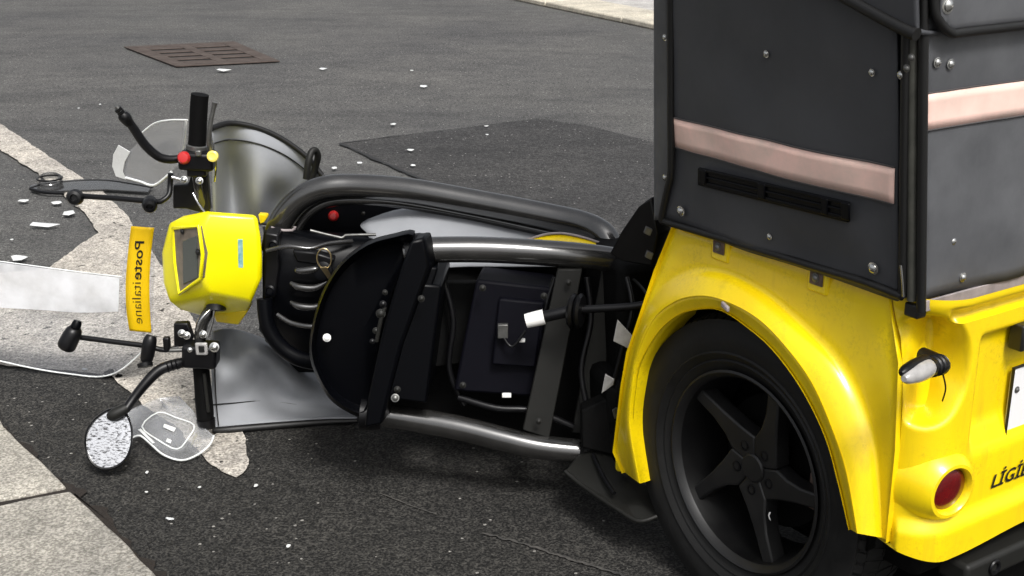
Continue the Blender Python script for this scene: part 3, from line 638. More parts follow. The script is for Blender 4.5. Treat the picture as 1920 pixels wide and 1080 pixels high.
tube('tube_clamp', px([(764, 474, 2.42), (790, 470, 2.42), (806, 470, 2.42)]), [.034, .035, .029], 'black', ut, n=3, seg=20)
tube('tube_clamp', px([(676, 776, 2.40), (700, 778, 2.40), (716, 780, 2.40)]), [.031, .031, .027], 'black', lt, n=3, seg=20)
stud(at(741, 746, 2.325), Vector((0, -1, .4)), .006, pn, 'dull', 'bolt')
# cable with grommet and white tag
tube('cable', px([(1235, 566, 2.30), (1180, 575, 2.31), (1090, 580, 2.33)]), .0075, 'black', trike, n=5)
cb = tube('cable_sleeve', px([(1090, 580, 2.33), (1060, 585, 2.33), (1015, 595, 2.335)]), .011, 'black', trike, n=4, seg=14)
for u in (1074, 1087): lathe('grommet', at(u, 583, 2.33), Vector((1, -.35, 0)), [(.012, -.006), (.030, -.005), (.034, 0), (.030, .005), (.012, .006)], 'black', cb, seg=28)
tube('paper_tag', px([(1020, 594, 2.334), (1003, 598, 2.334), (986, 602, 2.334)]), [.0145, .0145, .0135], 'white', cb, n=2, seg=14)
tube('cable', px([(1165, 510, 2.42), (1195, 530, 2.38), (1222, 565, 2.30)]), .003, 'bar', trike, n=5, seg=8)

for P, r in (([(830, 520, 2.47), (850, 600, 2.46), (842, 690, 2.45), (870, 760, 2.44)], .006), ([(1040, 520, 2.46), (1020, 600, 2.44), (1040, 690, 2.43), (1010, 790, 2.42)], .005), ([(860, 745, 2.42), (930, 765, 2.40), (1000, 770, 2.40), (1075, 800, 2.40)], .007), ([(1100, 520, 2.44), (1108, 600, 2.42), (1090, 690, 2.40), (1100, 760, 2.38)], .006), ([(940, 625, 2.395), (960, 650, 2.385), (985, 620, 2.39)], .003), ([(1175, 520, 2.36), (1185, 580, 2.33), (1165, 660, 2.32), (1150, 720, 2.32)], .005)):
    tube('cable', px(P), r, 'black', trike, n=5, seg=10)
for u, v in ((1066, 530), (1010, 790), (790, 560), (745, 730), (905, 540), (1020, 555), (868, 722)): stud(at(u, v, 2.335 if u < 800 else 2.345 if u > 1000 and v > 700 else 2.40), Vector((0, -1, .2)), .005, trike, 'bar', 'frame_bolt')
obox('shade_slab', Vector((.02, 2.83, .085)), (Vector((.22, .02, 0)), Vector((0, .19, 0)), Vector((0, 0, .045))), 'blackm', trike, bevel=.02)  # unseen slab added to block light behind the lower tube
# ---- guard loop, leg shield panels
lp_ = [(512, 470, 2.74), (520, 432, 2.74), (536, 400, 2.74), (565, 370, 2.74), (610, 352, 2.74), (670, 349, 2.74), (770, 357, 2.72), (900, 380, 2.69), (1030, 405, 2.65), (1095, 420, 2.62), (1132, 440, 2.59), (1148, 470, 2.57)]
gl_ = tube('guard_loop', px(lp_), .0265, 'tube', trike, n=6, seg=20)
il = [(548, 455, 2.77), (556, 430, 2.77), (580, 398, 2.77), (620, 378, 2.77), (690, 375, 2.76), (770, 383, 2.75), (900, 408, 2.72), (1030, 436, 2.68), (1120, 456, 2.63)]
tube('guard_lip', px(il), .012, 'tube', gl_, n=6, seg=12)
slab('leg_shield_panel', px([(510, 460, 2.84), (560, 385, 2.84), (640, 360, 2.84), (900, 395, 2.80), (1140, 450, 2.74), (1160, 520, 2.74), (800, 700, 2.80), (560, 700, 2.84), (495, 640, 2.84)]), 'shell', trike, ext=Vector((0, .03, 0)), bevel=.006)
loft('footwell_sheet', [px([(690, 412, 2.80), (760, 392, 2.78), (860, 400, 2.75), (960, 424, 2.72), (1060, 444, 2.69), (1125, 458, 2.67)]),
                        px([(676, 424, 2.76), (770, 412, 2.72), (870, 424, 2.69), (960, 440, 2.67), (1050, 456, 2.65), (1120, 464, 2.64)]),
                        px([(690, 440, 2.72), (790, 448, 2.66), (880, 452, 2.63), (960, 458, 2.61), (1050, 468, 2.60), (1110, 474, 2.60)]),
                        px([(700, 470, 2.70), (800, 500, 2.60), (880, 500, 2.58), (960, 500, 2.56), (1050, 500, 2.56), (1110, 500, 2.56)])], 'gvinyl', trike, n=4, rn=4, solid=.004)
cr_ = loft('yellow_crescent', [px([(985, 452, 2.58), (1025, 441, 2.57), (1060, 440, 2.56), (1100, 449, 2.55), (1135, 462, 2.54)]), px([(985, 456, 2.56), (1030, 456, 2.55), (1065, 458, 2.54), (1100, 460, 2.53), (1135, 466, 2.52)])], 'yellow', trike, n=4, rn=2, solid=.003)
tube('crescent_edge', px([(955, 456, 2.578), (990, 449, 2.577), (1025, 439, 2.567), (1060, 438, 2.557), (1100, 447, 2.547), (1140, 461, 2.537)]), .0028, 'trim', cr_, n=4, seg=8)
lathe('red_button', at(625, 405, 2.83), Vector((0, -1, .2)), [(.012, -.01), (.0115, .004), (.007, .010), (0, .011)], 'redb', trike, seg=18)
stud(at(682, 400, 2.83), Vector((0, -1, .2)), .005, trike, 'bar', 'bolt')
# steering column cover with lock
colm = loft('column_cover', [px([(492, 425, 2.80), (520, 425, 2.78), (580, 432, 2.78), (650, 436, 2.80), (800, 440, 2.80)]),
      px([(494, 440, 2.70), (520, 438, 2.69), (580, 444, 2.69), (650, 448, 2.70), (800, 452, 2.70)]),
      px([(492, 500, 2.66), (530, 500, 2.65), (590, 505, 2.65), (660, 510, 2.66), (800, 520, 2.68)]),
      px([(492, 560, 2.66), (530, 565, 2.65), (590, 575, 2.65), (660, 590, 2.66), (800, 600, 2.68)]),
      px([(486, 610, 2.70), (520, 640, 2.69), (570, 668, 2.69), (640, 680, 2.70), (800, 700, 2.70)]),
      px([(486, 620, 2.82), (520, 655, 2.80), (570, 680, 2.80), (640, 690, 2.80), (800, 710, 2.80)])], 'shell', trike, n=4, rn=4, auto=0)
tube('cover_ridge', px([(582, 432, 2.675), (640, 446, 2.672), (648, 441, 2.675), (705, 440, 2.675)]), .0032, 'dull', colm, n=2, seg=8)
tube('cover_ridge', px([(508, 426, 2.69), (520, 431, 2.69), (548, 432, 2.69), (553, 425, 2.69)]), .0032, 'trim', colm, n=2, seg=8)
for v, wd in ((503, 28), (530, 46), (566, 50)):
    tube('vent_lip', px([(545 if v > 510 else 555, v, 2.632), (560, v+5 if v < 520 else v+8, 2.625), (590, v+2 if v < 520 else v+10, 2.625), (545+wd+22, v-2, 2.628)]), [.004, .0075, .0075, .004], 'tube', colm, n=4, seg=10)
lathe('ignition_lock', at(606, 508, 2.635), Vector((0, -1, .3)), [(.020, 0), (.020, .012), (.014, .014), (0, .014)], 'shell', colm, seg=20)
tube('key_ring', [at(608, 485, 2.615)+Vector((math.cos(a)*.015, 0, math.sin(a)*.022)) for a in [i*math.pi/6 for i in range(12)]], .0018, 'brass', colm, n=2, seg=8, closed=True)
slab('key', px([(600, 502, 2.61), (612, 500, 2.61), (622, 520, 2.615), (616, 524, 2.615)]), 'brass', colm, ext=Vector((0, .003, 0)), bevel=.0005)
tube('steering_hose', px([(496, 560, 2.63), (502, 610, 2.62), (525, 648, 2.615), (560, 672, 2.615), (610, 682, 2.63)]), .017, 'shell', colm, n=6, seg=14)
slab('column_bracket', px([(496, 436, 2.645), (522, 440, 2.645), (524, 500, 2.64), (516, 558, 2.64), (494, 560, 2.645)]), 'black', colm, ext=Vector((0, .06, 0)), bevel=.004)
tube('brake_hose', px([(500, 470, 2.63), (540, 462, 2.62), (580, 466, 2.62), (612, 458, 2.64), (660, 452, 2.68)]), .005, 'tube', colm, n=5, seg=10)
tube('brake_hose', px([(520, 590, 2.625), (548, 606, 2.61), (590, 612, 2.60), (620, 600, 2.62)]), .0055, 'tube', colm, n=5, seg=10)
slab('lock_plate', px([(548, 470, 2.64), (590, 474, 2.638), (628, 486, 2.64), (620, 500, 2.638), (556, 492, 2.638)]), 'black', colm, ext=Vector((0, .03, 0)), bevel=.004)
for u, v in ((512, 460), (506, 545)):
    lathe('cover_bolt', at(u, v, 2.64), Vector((0, -1, .2)), [(.012, -.004), (.012, .003), (.008, .005), (.006, .002), (0, .002)], 'shell', colm, seg=16)

# ---- front wheel, hidden behind the panels, lying with the front half
wheel(trike, Vector((-.28, 3.32, .30)), Vector((.12, 0, -1)).normalized(), (Vector((1, 0, .12)).normalized(), Vector((0, 1, 0))), R0=.21, rr=.12, full=False)
tube('fork', [Vector((-.40, 2.84, .36)), Vector((-.36, 3.05, .33)), Vector((-.28, 3.32, .29))], .022, 'blackm', trike)

# ---- yellow instrument pod
Rg = [(388, 396, 2.615), (376, 423, 2.60), (380, 473, 2.595), (379, 527, 2.60), (397, 550, 2.605)]     # near ridge
Lf = [(344, 404, 2.66), (317, 418, 2.69), (303, 473, 2.70), (306, 531, 2.70), (317, 564, 2.69)]
Rr = [(482, 403, 2.63), (489, 440, 2.62), (492, 480, 2.62), (492, 522, 2.62), (472, 566, 2.63)]
Bt = [(337, 580, 2.70), (379, 589, 2.70), (446, 586, 2.70), (463, 582, 2.68)]
V = px(Rg+Lf+Rr+Bt); nV = len(V)
bk = px([(392, 404, 2.80), (478, 408, 2.80), (486, 530, 2.80), (458, 586, 2.82), (385, 594, 2.84), (330, 565, 2.84), (315, 500, 2.84), (325, 425, 2.82)]); V += bk
b0 = nV
F_ = [(0, 1, 11, 10), (1, 2, 12, 11), (2, 3, 13, 12), (3, 4, 14, 13), (0, 5, 6, 1), (1, 6, 7, 2), (2, 7, 8, 3), (3, 8, 9, 4),
      (4, 9, 15, 16), (4, 16, 17, 14), (14, 17, 18),
      (0, 10, b0+1, b0), (5, 0, b0), (5, b0, b0+7), (6, 5, b0+7), (7, 6, b0+7, b0+6), (8, 7, b0+6), (9, 8, b0+6, b0+5), (15, 9, b0+5), (16, 15, b0+5, b0+4), (17, 16, b0+4), (17, b0+4, b0+3), (18, 17, b0+3),
      (14, 18, b0+3), (13, 14, b0+3), (13, b0+3, b0+2), (12, 13, b0+2), (11, 12, b0+2), (10, 11, b0+2, b0+1), tuple(range(b0, b0+8))]
pod = mesh('instrument_pod', V, F_, 'lemon', trike, bevel=.012, auto=45, bseg=4)
tag(pod, 'bright yellow headlamp and instrument pod')
def podpt(u, v, off=0):                                      # on the left facet
    a, b, c_ = at(*Rg[2]), at(*Lf[2]), at(*Rg[1]); n_ = (a-b).cross(c_-b).normalized()
    if n_.y > 0: n_ = -n_
    return plane(u, v, b+n_*off, n_), n_
n_ = podpt(340, 480)[1]
fr_ = [(325, 428), (373, 424), (380, 476), (376, 522), (337, 551), (328, 491)]
bz_ = slab('display_bezel', [podpt(u, v, .004)[0] for u, v in fr_], 'bezel', pod, ext=-n_*.02, bevel=.002)
tube('display_rim', [podpt(u, v, .004)[0] for u, v in fr_], .0042, 'lemon', pod, n=1, seg=8, closed=True)
slab('display_screen', [podpt(u, v, .0065)[0] for u, v in ((342, 452), (368, 442), (370, 521), (343, 533))], 'screen', pod, ext=-n_*.004, bevel=.001)
stud(podpt(371, 473, .007)[0], n_, .0055, pod, 'ink', 'button'); stud(podpt(342, 434, .006)[0], n_, .005, pod, 'ink', 'button')
fa, fb, fc = at(*Rg[2]), at(*Rr[2]), at(*Rg[3]); fn = (fb-fa).cross(fc-fa).normalized(); fn = fn if fn.y < 0 else -fn
def podf(u, v, o=0): return plane(u, v, fa+fn*o, fn)
slab('sticker', [podf(u, v, .0022) for u, v in ((446, 449), (455, 449), (456, 502), (447, 502))], 'sticker', pod, ext=-fn*.002, bevel=0)
slab('pod_skirt', px([(400, 588, 2.70), (466, 582, 2.69), (447, 610, 2.71), (404, 604, 2.72)]), 'yellow', pod, ext=Vector((0, .06, 0)), bevel=.004)
lathe('pod_socket', at(405, 578, 2.665), Vector((0, -.4, -1)), [(.020, -.02), (.022, .004), (.017, .006), (0, .006)], 'ink', pod, seg=18)
lathe('pod_socket', at(443, 572, 2.662), Vector((0, -.6, -1)), [(.008, -.01), (.008, .003), (0, .003)], 'ink', pod, seg=14)
slab('pod_bracket', px([(484, 402, 2.66), (500, 403, 2.68), (502, 408, 2.68), (494, 418, 2.67), (488, 420, 2.65)]), 'yellow', pod, ext=Vector((0, .02, 0)), bevel=.002)

# ---- handlebars, upper side
hb1 = tube('handlebar', px([(392, 420, 2.72), (380, 385, 2.70), (372, 350, 2.69), (370, 300, 2.69), (373, 230, 2.69)]), .0115, 'tube', trike, n=5)
tube('grip', px([(368, 280, 2.69), (370, 262, 2.69), (373, 200, 2.69), (375, 177, 2.69)]), [.0195, .0185, .0185, .0185], 'blackm', hb1, n=3, seg=16)
lathe('grip_collar', at(369, 278, 2.69), at(375, 177, 2.69)-at(369, 278, 2.69), [(.019, -.006), (.022, -.002), (.022, .006), (.019, .008)], 'dull', hb1, seg=18)
sw = obox('switch_block', at(371, 300, 2.675), (Vector((.036, 0, -.002)), Vector((0, .024, 0)), Vector((.002, 0, .019))), 'black', trike, bevel=.007, bseg=3)
obox('switch_block_clamp', at(371, 318, 2.675), (Vector((.020, 0, 0)), Vector((0, .018, 0)), Vector((0, 0, .012))), 'black', sw, bevel=.004)
vf = Vector((0, -1, .25)).normalized()
lathe('red_button', at(345, 296, 2.652), vf, [(.0135, -.006), (.0135, .004), (.010, .009), (0, .0105)], 'redb', sw, seg=18)
lathe('yellow_button', at(399, 293, 2.652), vf, [(.0115, -.006), (.0115, .004), (.008, .0055), (.004, .004), (0, .004)], 'yelb', sw, seg=18)
obox('toggle', at(372, 287, 2.650), (Vector((.006, 0, 0)), Vector((0, .005, 0)), Vector((0, 0, .006))), 'dull', sw, bevel=.002)
tube('brake_lever', px([(396, 285, 2.665), (392, 265, 2.655), (394, 235, 2.65), (400, 205, 2.65), (403, 192, 2.65)]), [.005, .0055, .005, .0045, .006], 'dull', hb1, n=4, seg=10)
tube('lever_cable', px([(397, 270, 2.66), (395, 250, 2.66), (405, 300, 2.68), (402, 340, 2.72)]), .0022, 'chrome', hb1, n=5, seg=7)
m1 = tube('mirror_stem', px([(338, 297, 2.67), (318, 299, 2.66), (296, 293, 2.65), (272, 272, 2.64), (252, 243, 2.63), (236, 220, 2.62)]), [.008, .009, .0095, .0098, .0095, .009], 'black', trike, n=5)
tube('stem_collar', px([(243, 232, 2.625), (234, 220, 2.62), (229, 213, 2.618)]), [.010, .013, .010], 'black', m1, n=3)
tube('stem_thread', px([(230, 214, 2.618), (223, 205, 2.615), (217, 199, 2.612)]), [.006, .0055, .004], 'dull', m1, n=2, seg=10)
for q in (.25, .6): lathe('stem_nut', at(230, 214, 2.618).lerp(at(217, 199, 2.612), q), at(217, 199, 2.612)-at(230, 214, 2.618), [(.005, -.003), (.0085, -.003), (.0085, .003), (.005, .003)], 'black', m1, seg=6)
slab('clamp_plate', px([(324, 348, 2.69), (352, 346, 2.69), (360, 322, 2.69), (388, 322, 2.69), (394, 395, 2.69), (372, 398, 2.69), (350, 392, 2.69), (324, 391, 2.69)]), 'black', trike, ext=Vector((0, .02, 0)), bevel=.003)
for u, v in ((345, 337), (374, 339)): stud(at(u, v, 2.66), vf, .006, trike, 'steel', 'clamp_bolt')
tube('clamp_pin', px([(344, 338, 2.67), (322, 332, 2.67)]), .004, 'chrome', trike, n=1, seg=8)
tube('cable', px([(362, 362, 2.67), (370, 378, 2.66), (384, 398, 2.64)]), .0024, 'chrome', trike, n=4, seg=8)
def knob(c, ax, r, h, parent):
    return lathe('knob', c, ax, [(r*.5, -h), (r*.9, -h*.9), (r, -h*.4), (r*.92, 0), (r, h*.5), (r*.8, h*.9), (r*.45, h), (r*.35, h*.6), (0, h*.6)], 'black', parent, seg=18)
st1 = tube('windscreen_stay', px([(320, 325, 2.68), (319, 345, 2.68), (317, 364, 2.67), (306, 375, 2.66), (290, 378, 2.66), (220, 372, 2.68), (140, 367, 2.71)]), .0058, 'black', trike, n=4)
knob(at(141, 370, 2.70), Vector((.15, -1, .2)), .0175, .018, st1); knob(at(281, 383, 2.65), Vector((.2, -1, -.1)), .016, .018, st1)
# ---- handlebars, lower side
hb2 = tube('handlebar', px([(400, 572, 2.68), (388, 590, 2.665), (378, 612, 2.66), (375, 650, 2.66), (380, 740, 2.66)]), .0125, 'tube', trike, n=5)
tube('grip', px([(376, 684, 2.66), (378, 700, 2.66), (384, 770, 2.655), (387, 800, 2.65)]), [.0185, .018, .0195, .016], 'blackm', hb2, n=4, seg=16)
tube('grip_end', px([(386, 786, 2.652), (388, 802, 2.65)]), [.021, .019], 'black', hb2, n=2, seg=14)
tube('grip_stripe', px([(383, 700, 2.639), (387, 740, 2.637), (391, 772, 2.636)]), .004, 'bar', hb2, n=3, seg=8)
sw2 = obox('switch_block', at(377, 664, 2.645), (Vector((.037, 0, -.002)), Vector((0, .026, 0)), Vector((.002, 0, .026))), 'black', trike, bevel=.008, bseg=3)
obox('switch_key', at(378, 654, 2.618), (Vector((.013, 0, 0)), Vector((0, .004, 0)), Vector((0, 0, .014))), 'lens', sw2, bevel=.003)
obox('switch_key_centre', at(378, 654, 2.614), (Vector((.006, 0, 0)), Vector((0, .003, 0)), Vector((0, 0, .007))), 'ink', sw2, bevel=.001)
stud(at(402, 651, 2.62), vf, .008, sw2, 'steel', 'button'); stud(at(356, 656, 2.62), vf, .004, sw2, 'steel', 'button')
slab('clamp_plate', px([(325, 607, 2.66), (352, 606, 2.66), (362, 636, 2.66), (350, 650, 2.66), (326, 652, 2.66)]), 'black', trike, ext=Vector((0, .02, 0)), bevel=.003)
for u, v in ((341, 625), (350, 629), (381, 627)): stud(at(u, v, 2.645), vf, .0065, trike, 'steel', 'clamp_bolt')
tube('cable', px([(397, 578, 2.65), (380, 595, 2.635), (368, 620, 2.635)]), .0026, 'chrome', trike, n=4, seg=8)
tube('cable', px([(402, 580, 2.65), (398, 605, 2.645), (390, 632, 2.64)]), .0024, 'chrome', trike, n=4, seg=8)
st2 = tube('windscreen_stay', px([(335, 652, 2.66), (310, 656, 2.65), (296, 654, 2.65), (270, 648, 2.65), (200, 639, 2.66), (140, 631, 2.67)]), .0058, 'black', trike, n=4)
kx = (at(147, 603, 2.665)-at(122, 652, 2.655)).normalized()
kk = tube('knob', px([(124, 650, 2.655), (127, 644, 2.655), (138, 622, 2.66), (141, 614, 2.66)]), [.019, .0205, .018, .012], 'black', st2, n=3, seg=16)
tube('knob_cap', px([(141, 614, 2.66), (144, 607, 2.662), (146, 601, 2.664)]), [.011, .0105, .008], 'shell', kk, n=2, seg=14)
tube('knob', px([(284, 630, 2.65), (281, 640, 2.645), (276, 668, 2.64), (274, 676, 2.64)]), [.011, .015, .0145, .012], 'black', st2, n=3, seg=16)
lathe('knob_foot', at(272, 683, 2.635), Vector((.2, -.5, -1)), [(.010, -.006), (.017, -.002), (.016, .006), (0, .008)], 'black', st2, seg=16)
tube('clamp_pin', px([(345, 656, 2.65), (318, 657, 2.65)]), .005, 'dull', st2, n=1, seg=8); obox('clamp_tab', at(313, 643, 2.65), (Vector((.007, 0, 0)), Vector((0, .008, 0)), Vector((0, 0, .014))), 'black', st2)
# lower mirror, resting on the road
m2 = tube('mirror_stem', px([(342, 680, 2.65), (318, 686, 2.635), (296, 696, 2.62), (272, 720, 2.59), (250, 748, 2.555), (236, 768, 2.535)]), [.0115, .012, .0118, .011, .010, .0095], 'black', trike, n=5, seg=14)
for k, (u, v, Y) in enumerate(((330, 683, 2.642), (322, 685, 2.637), (314, 688, 2.632))): lathe('stem_ring', at(u, v, Y), Vector((-1, -.4, -.2)), [(.0115, -.002), (.0135, 0), (.0115, .002)], 'black', m2, seg=14)
MO = [(206, 768), (226, 766), (240, 782), (247, 808), (245, 838), (234, 862), (214, 876), (190, 878), (172, 866), (161, 840), (162, 812), (174, 790), (190, 776)]
mc = (204, 824)
def mring(k, dy): return cr([at(mc[0]+(u-mc[0])*k, mc[1]+(v-mc[1])*k, 2.505+dy+(v-824)*-.0006) for u, v in MO], 3, True)
rg = [mring(.55, .055), mring(.9, .04), mring(1.04, .012), mring(1.05, .0), mring(1.02, -.006), mring(.965, -.004), mring(.955, .0)]
K = len(rg[0]); fs = [(i*K+j, i*K+(j+1) % K, (i+1)*K+(j+1) % K, (i+1)*K+j) for i in range(len(rg)-1) for j in range(K)]+[tuple(range(K))]
mh = mesh('mirror_housing', [p for r in rg for p in r], fs, 'black', trike, auto=60)
mg = mring(.958, -.001); mesh('mirror_glass', mg, [tuple(range(K))], 'mirror', mh, smooth=False)
tube('mirror_neck', px([(238, 764, 2.535), (228, 770, 2.53), (212, 778, 2.525), (204, 782, 2.525)]), [.010, .012, .0125, .008], 'bar', mh, n=4, seg=14)

# ---- grey leg shields
gt = [[(396, 240), (430, 232), (480, 240), (530, 262), (575, 295), (604, 330)],
      [(396, 270), (430, 262), (480, 268), (530, 288), (570, 316), (598, 345)],
      [(398, 320), (432, 315), (480, 318), (525, 330), (560, 348), (585, 368)],
      [(400, 370), (435, 365), (480, 368), (515, 375), (545, 386), (570, 400)],
      [(402, 420), (435, 420), (480, 420), (510, 424), (540, 430), (560, 440)]]
yt = [[2.78, 2.83, 2.86, 2.88, 2.89, 2.89], [2.77, 2.85, 2.84, 2.87, 2.90, 2.90], [2.78, 2.90, 2.83, 2.87, 2.91, 2.90], [2.79, 2.92, 2.84, 2.91, 2.92, 2.91], [2.80, 2.91, 2.88, 2.93, 2.93, 2.92]]
ls1 = loft('leg_shield', [[at(u, v, Y) for (u, v), Y in zip(r, y)] for r, y in zip(gt, yt)], 'gvinyl', trike, n=6, rn=6, solid=.004, auto=0)
tag(ls1, 'grey vinyl leg shield flap standing up behind the upper grip')
tube('shield_piping', [at(396, 241, 2.775)]+[at(u, v-1, Y-.004) for (u, v), Y in zip(gt[0], yt[0])][1:], .0062, 'piping', ls1, n=6)
tube('shield_seam', [at(u, v+2, Y-.005) for (u, v), Y in zip(mixrow(gt[0], gt[1], .95), yt[1])], .0016, 'bar', ls1, n=6, seg=6)
tube('shield_hook', px([(574, 335, 2.84), (578, 305, 2.84), (584, 285, 2.85), (592, 282, 2.86), (596, 295, 2.87), (590, 318, 2.88), (582, 340, 2.88)]), .0075, 'bar', trike, n=5)
gb = [[(398, 622), (430, 616), (480, 630), (530, 652), (580, 676), (620, 690)],
      [(396, 660), (430, 650), (485, 660), (540, 682), (590, 706), (640, 722)],
      [(397, 705), (432, 698), (490, 702), (545, 716), (600, 738), (655, 758)],
      [(398, 755), (436, 752), (495, 748), (550, 754), (606, 764), (664, 776)],
      [(399, 803), (440, 800), (500, 795), (560, 790), (615, 786), (670, 784)]]
yb = [[2.74, 2.86, 2.90, 2.92, 2.92, 2.90], [2.73, 2.84, 2.80, 2.86, 2.87, 2.85], [2.72, 2.74, 2.83, 2.79, 2.82, 2.81], [2.71, 2.75, 2.79, 2.80, 2.80, 2.80], [2.695, 2.70, 2.72, 2.73, 2.74, 2.74]]
ls2 = loft('leg_shield', [[at(u, v, Y) for (u, v), Y in zip(r, y)] for r, y in zip(gb, yb)], 'gvinyl', trike, n=6, rn=6, solid=.004, auto=0)
tag(ls2, 'grey vinyl leg shield flap dragging on the road')
tube('shield_piping', [at(u, v+5, Y-.004) for (u, v), Y in zip(gb[4], yb[4])], [.008, .009, .009, .008, .007, .005], 'piping', ls2, n=6)
tube('shield_seam', [at(u, v+4, Y-.006) for (u, v), Y in zip(gb[3], yb[3])], .0014, 'bar', ls2, n=6, seg=6)
tube('shield_seam', px([(404, 640, 2.728), (403, 700, 2.715), (406, 760, 2.70), (410, 798, 2.69)]), .0014, 'bar', ls2, n=5, seg=6)

# ---- windscreen remains, its strip, white band and the clear hand guards
wt = [(-160, 468, 3.02), (-60, 482, 3.0), (60, 498, 2.98), (150, 510, 2.97), (228, 519, 2.955), (241, 440, 2.95), (292, 426, 2.94)]
wm = [(-160, 575, 3.05), (-60, 580, 3.03), (60, 588, 3.01), (150, 594, 2.99), (228, 590, 2.965), (240, 560, 2.955), (288, 545, 2.945)]
wb = [(-160, 650, 3.10), (-60, 664, 3.08), (60, 690, 3.05), (130, 701, 3.03), (190, 706, 3.01), (232, 690, 2.99), (286, 640, 2.965)]
ws = loft('windscreen', [px(wt), px(wm), px(wb)], 'clear', trike, n=4, rn=5, linear=(0,), auto=0)
tag(ws, 'clear curved windscreen remains lying beside the yellow strip')
tube('windscreen_edge', px(wb), .0022, 'edge', ws, n=5, seg=8)
tube('windscreen_edge', px(wt[:5]), .0016, 'edge', ws, n=5, seg=8)
loft('white_band', [px([(u, v, Y-.006) for u, v, Y in ((-160, 470, 3.02), (-60, 484, 3.0), (60, 500, 2.98), (150, 512, 2.97), (224, 521, 2.955))]),
                    px([(u, v, Y-.006) for u, v, Y in ((-160, 570, 3.045), (-60, 574, 3.025), (60, 580, 3.005), (150, 586, 2.985), (222, 584, 2.965))])], 'band_white', ws, n=4, rn=4)  # whitish translucent band across the windscreen
wl = [(246, 424, 2.94), (240, 476, 2.94), (236, 530, 2.94), (237, 580, 2.94), (243, 620, 2.94)]
wr = [(289, 427, 2.93), (283, 476, 2.93), (280, 530, 2.93), (281, 580, 2.93), (284, 624, 2.93)]
lab = loft('yellow_strip', [px(wl), px(wr)], 'amber', ws, n=6, rn=3, solid=.0015)
tag(lab, 'amber yellow strip with mirrored lettering')
LA, LB = cr(px(wl), 8), cr(px(wr), 8)
def lpt(x, y):                                               # x down the strip, y from its right edge to its left
    q = max(0, min(len(LA)-1.001, x*(len(LA)-1))); i = int(q); f = q-i
    return LB[i].lerp(LB[i+1], f).lerp(LA[i].lerp(LA[i+1], f), y)+Vector((-.0004, -.0022, 0))
text_mesh('lettering', 'Poste', lambda x, y: lpt(.135+x*.335, .34+y*.56), 'ink', lab, offset=.012)
text_mesh('lettering', 'italiane', lambda x, y: lpt(.485+x*.40, .34+y*.56), 'ink', lab, offset=-.012)
gu = [(265, 250), (290, 231), (320, 225), (352, 225), (350, 270), (337, 305), (322, 322), (290, 347), (262, 340), (236, 333), (224, 318), (226, 296), (243, 283), (258, 268)]
def guY(u, v): return 2.80-.0006*(u-280)+.00025*(v-290)
hg = slab('hand_guard', [at(u, v, guY(u, v)) for u, v in gu], 'guard', trike, ext=Vector((0, .0025, 0)), bevel=0, smooth=False)
tag(hg, 'clear broken hand guard behind the upper grip')
tube('guard_edge', [at(u, v, guY(u, v)) for u, v in gu[6:10]], .0028, 'edge', hg, n=4, seg=8)
tube('guard_edge', [at(u, v, guY(u, v)) for u, v in gu[0:4]], .0018, 'edge', hg, n=4, seg=8)
tube('guard_edge', px([(349, 226, 2.755), (347, 250, 2.76), (343, 285, 2.77)]), .003, 'edge', hg, n=3, seg=8)
slab('white_guard_tip', [at(u, v, guY(u, v)-.006) for u, v in ((222, 272), (244, 285), (234, 303), (230, 322), (236, 337), (217, 331), (210, 312), (212, 290))], 'shard', hg, ext=Vector((0, .003, 0)), bevel=.0008)
gd = [(236, 772), (262, 760), (300, 745), (335, 742), (362, 770), (378, 798), (401, 817), (393, 834), (370, 853), (340, 863), (307, 853), (283, 833), (263, 817), (247, 821)]
def gz(u, v): return .012+max(0, 858-v)*.0006
g2 = slab('hand_guard', [gnd(u, v, gz(u, v)) for u, v in gd], 'guard', trike, ext=Vector((0, 0, -.0025)), bevel=0, smooth=False)
tag(g2, 'clear hand guard lying on the road below the lower grip')
tube('guard_edge', [gnd(u, v, gz(u, v)) for u, v in gd[6:]], .0022, 'edge', g2, n=4, seg=8)
tube('guard_bead', [gnd(u, v, gz(u, v)+.002) for u, v in ((266, 800), (297, 773), (330, 783), (364, 797), (352, 822), (332, 842), (298, 826))], .0017, 'edge', g2, n=3, seg=6, closed=True)
for P in ([(308, 795), (330, 803), (326, 810), (306, 801)], [(314, 822), (322, 826), (320, 832), (311, 828)], [(259, 806), (264, 804), (290, 830), (286, 832)]):
    slab('painted_glint', [gnd(u, v, gz(u, v)+.003) for u, v in P], 'shard', g2, ext=UP*.0008, bevel=0)  # white slips painted on as reflections in the clear guard

# ================================================================== LOOSE BITS ON THE ROAD
bm_root = tag(empty('broken_mirror', gnd(150, 350)), 'smashed black mirror with its frame lying on the pale stone strip', 'mirror')
lathe('mirror_ring', gnd(93, 337, .03), Vector((.1, -.35, 1)), [(.043, -.022), (.048, -.010), (.048, .004), (.043, .008), (.038, .003)], 'smoke', bm_root, seg=28, cap=False)
tube('ring_edge', [gnd(93, 334, .036)+Vector((math.cos(a)*.047, math.sin(a)*.047, 0)) for a in [i*math.pi/8 for i in range(16)]], .0035, 'black', bm_root, n=2, seg=8, closed=True)
slab('mirror_back', [gnd(u, v, .012) for u, v in ((55, 350), (90, 343), (150, 338), (200, 338), (250, 345), (285, 352), (278, 362), (200, 357), (110, 360), (62, 358))], 'smoke', bm_root, ext=UP*.005, bevel=.001)
tube('mirror_back_edge', [gnd(u, v, .018) for u, v in ((56, 352), (90, 344), (150, 338), (200, 338), (250, 345), (287, 352))], .0025, 'black', bm_root, n=4, seg=8)
tube('mirror_back_edge', [gnd(u, v, .016) for u, v in ((57, 354), (85, 361), (120, 362))], .006, 'black', bm_root, n=4, seg=8)
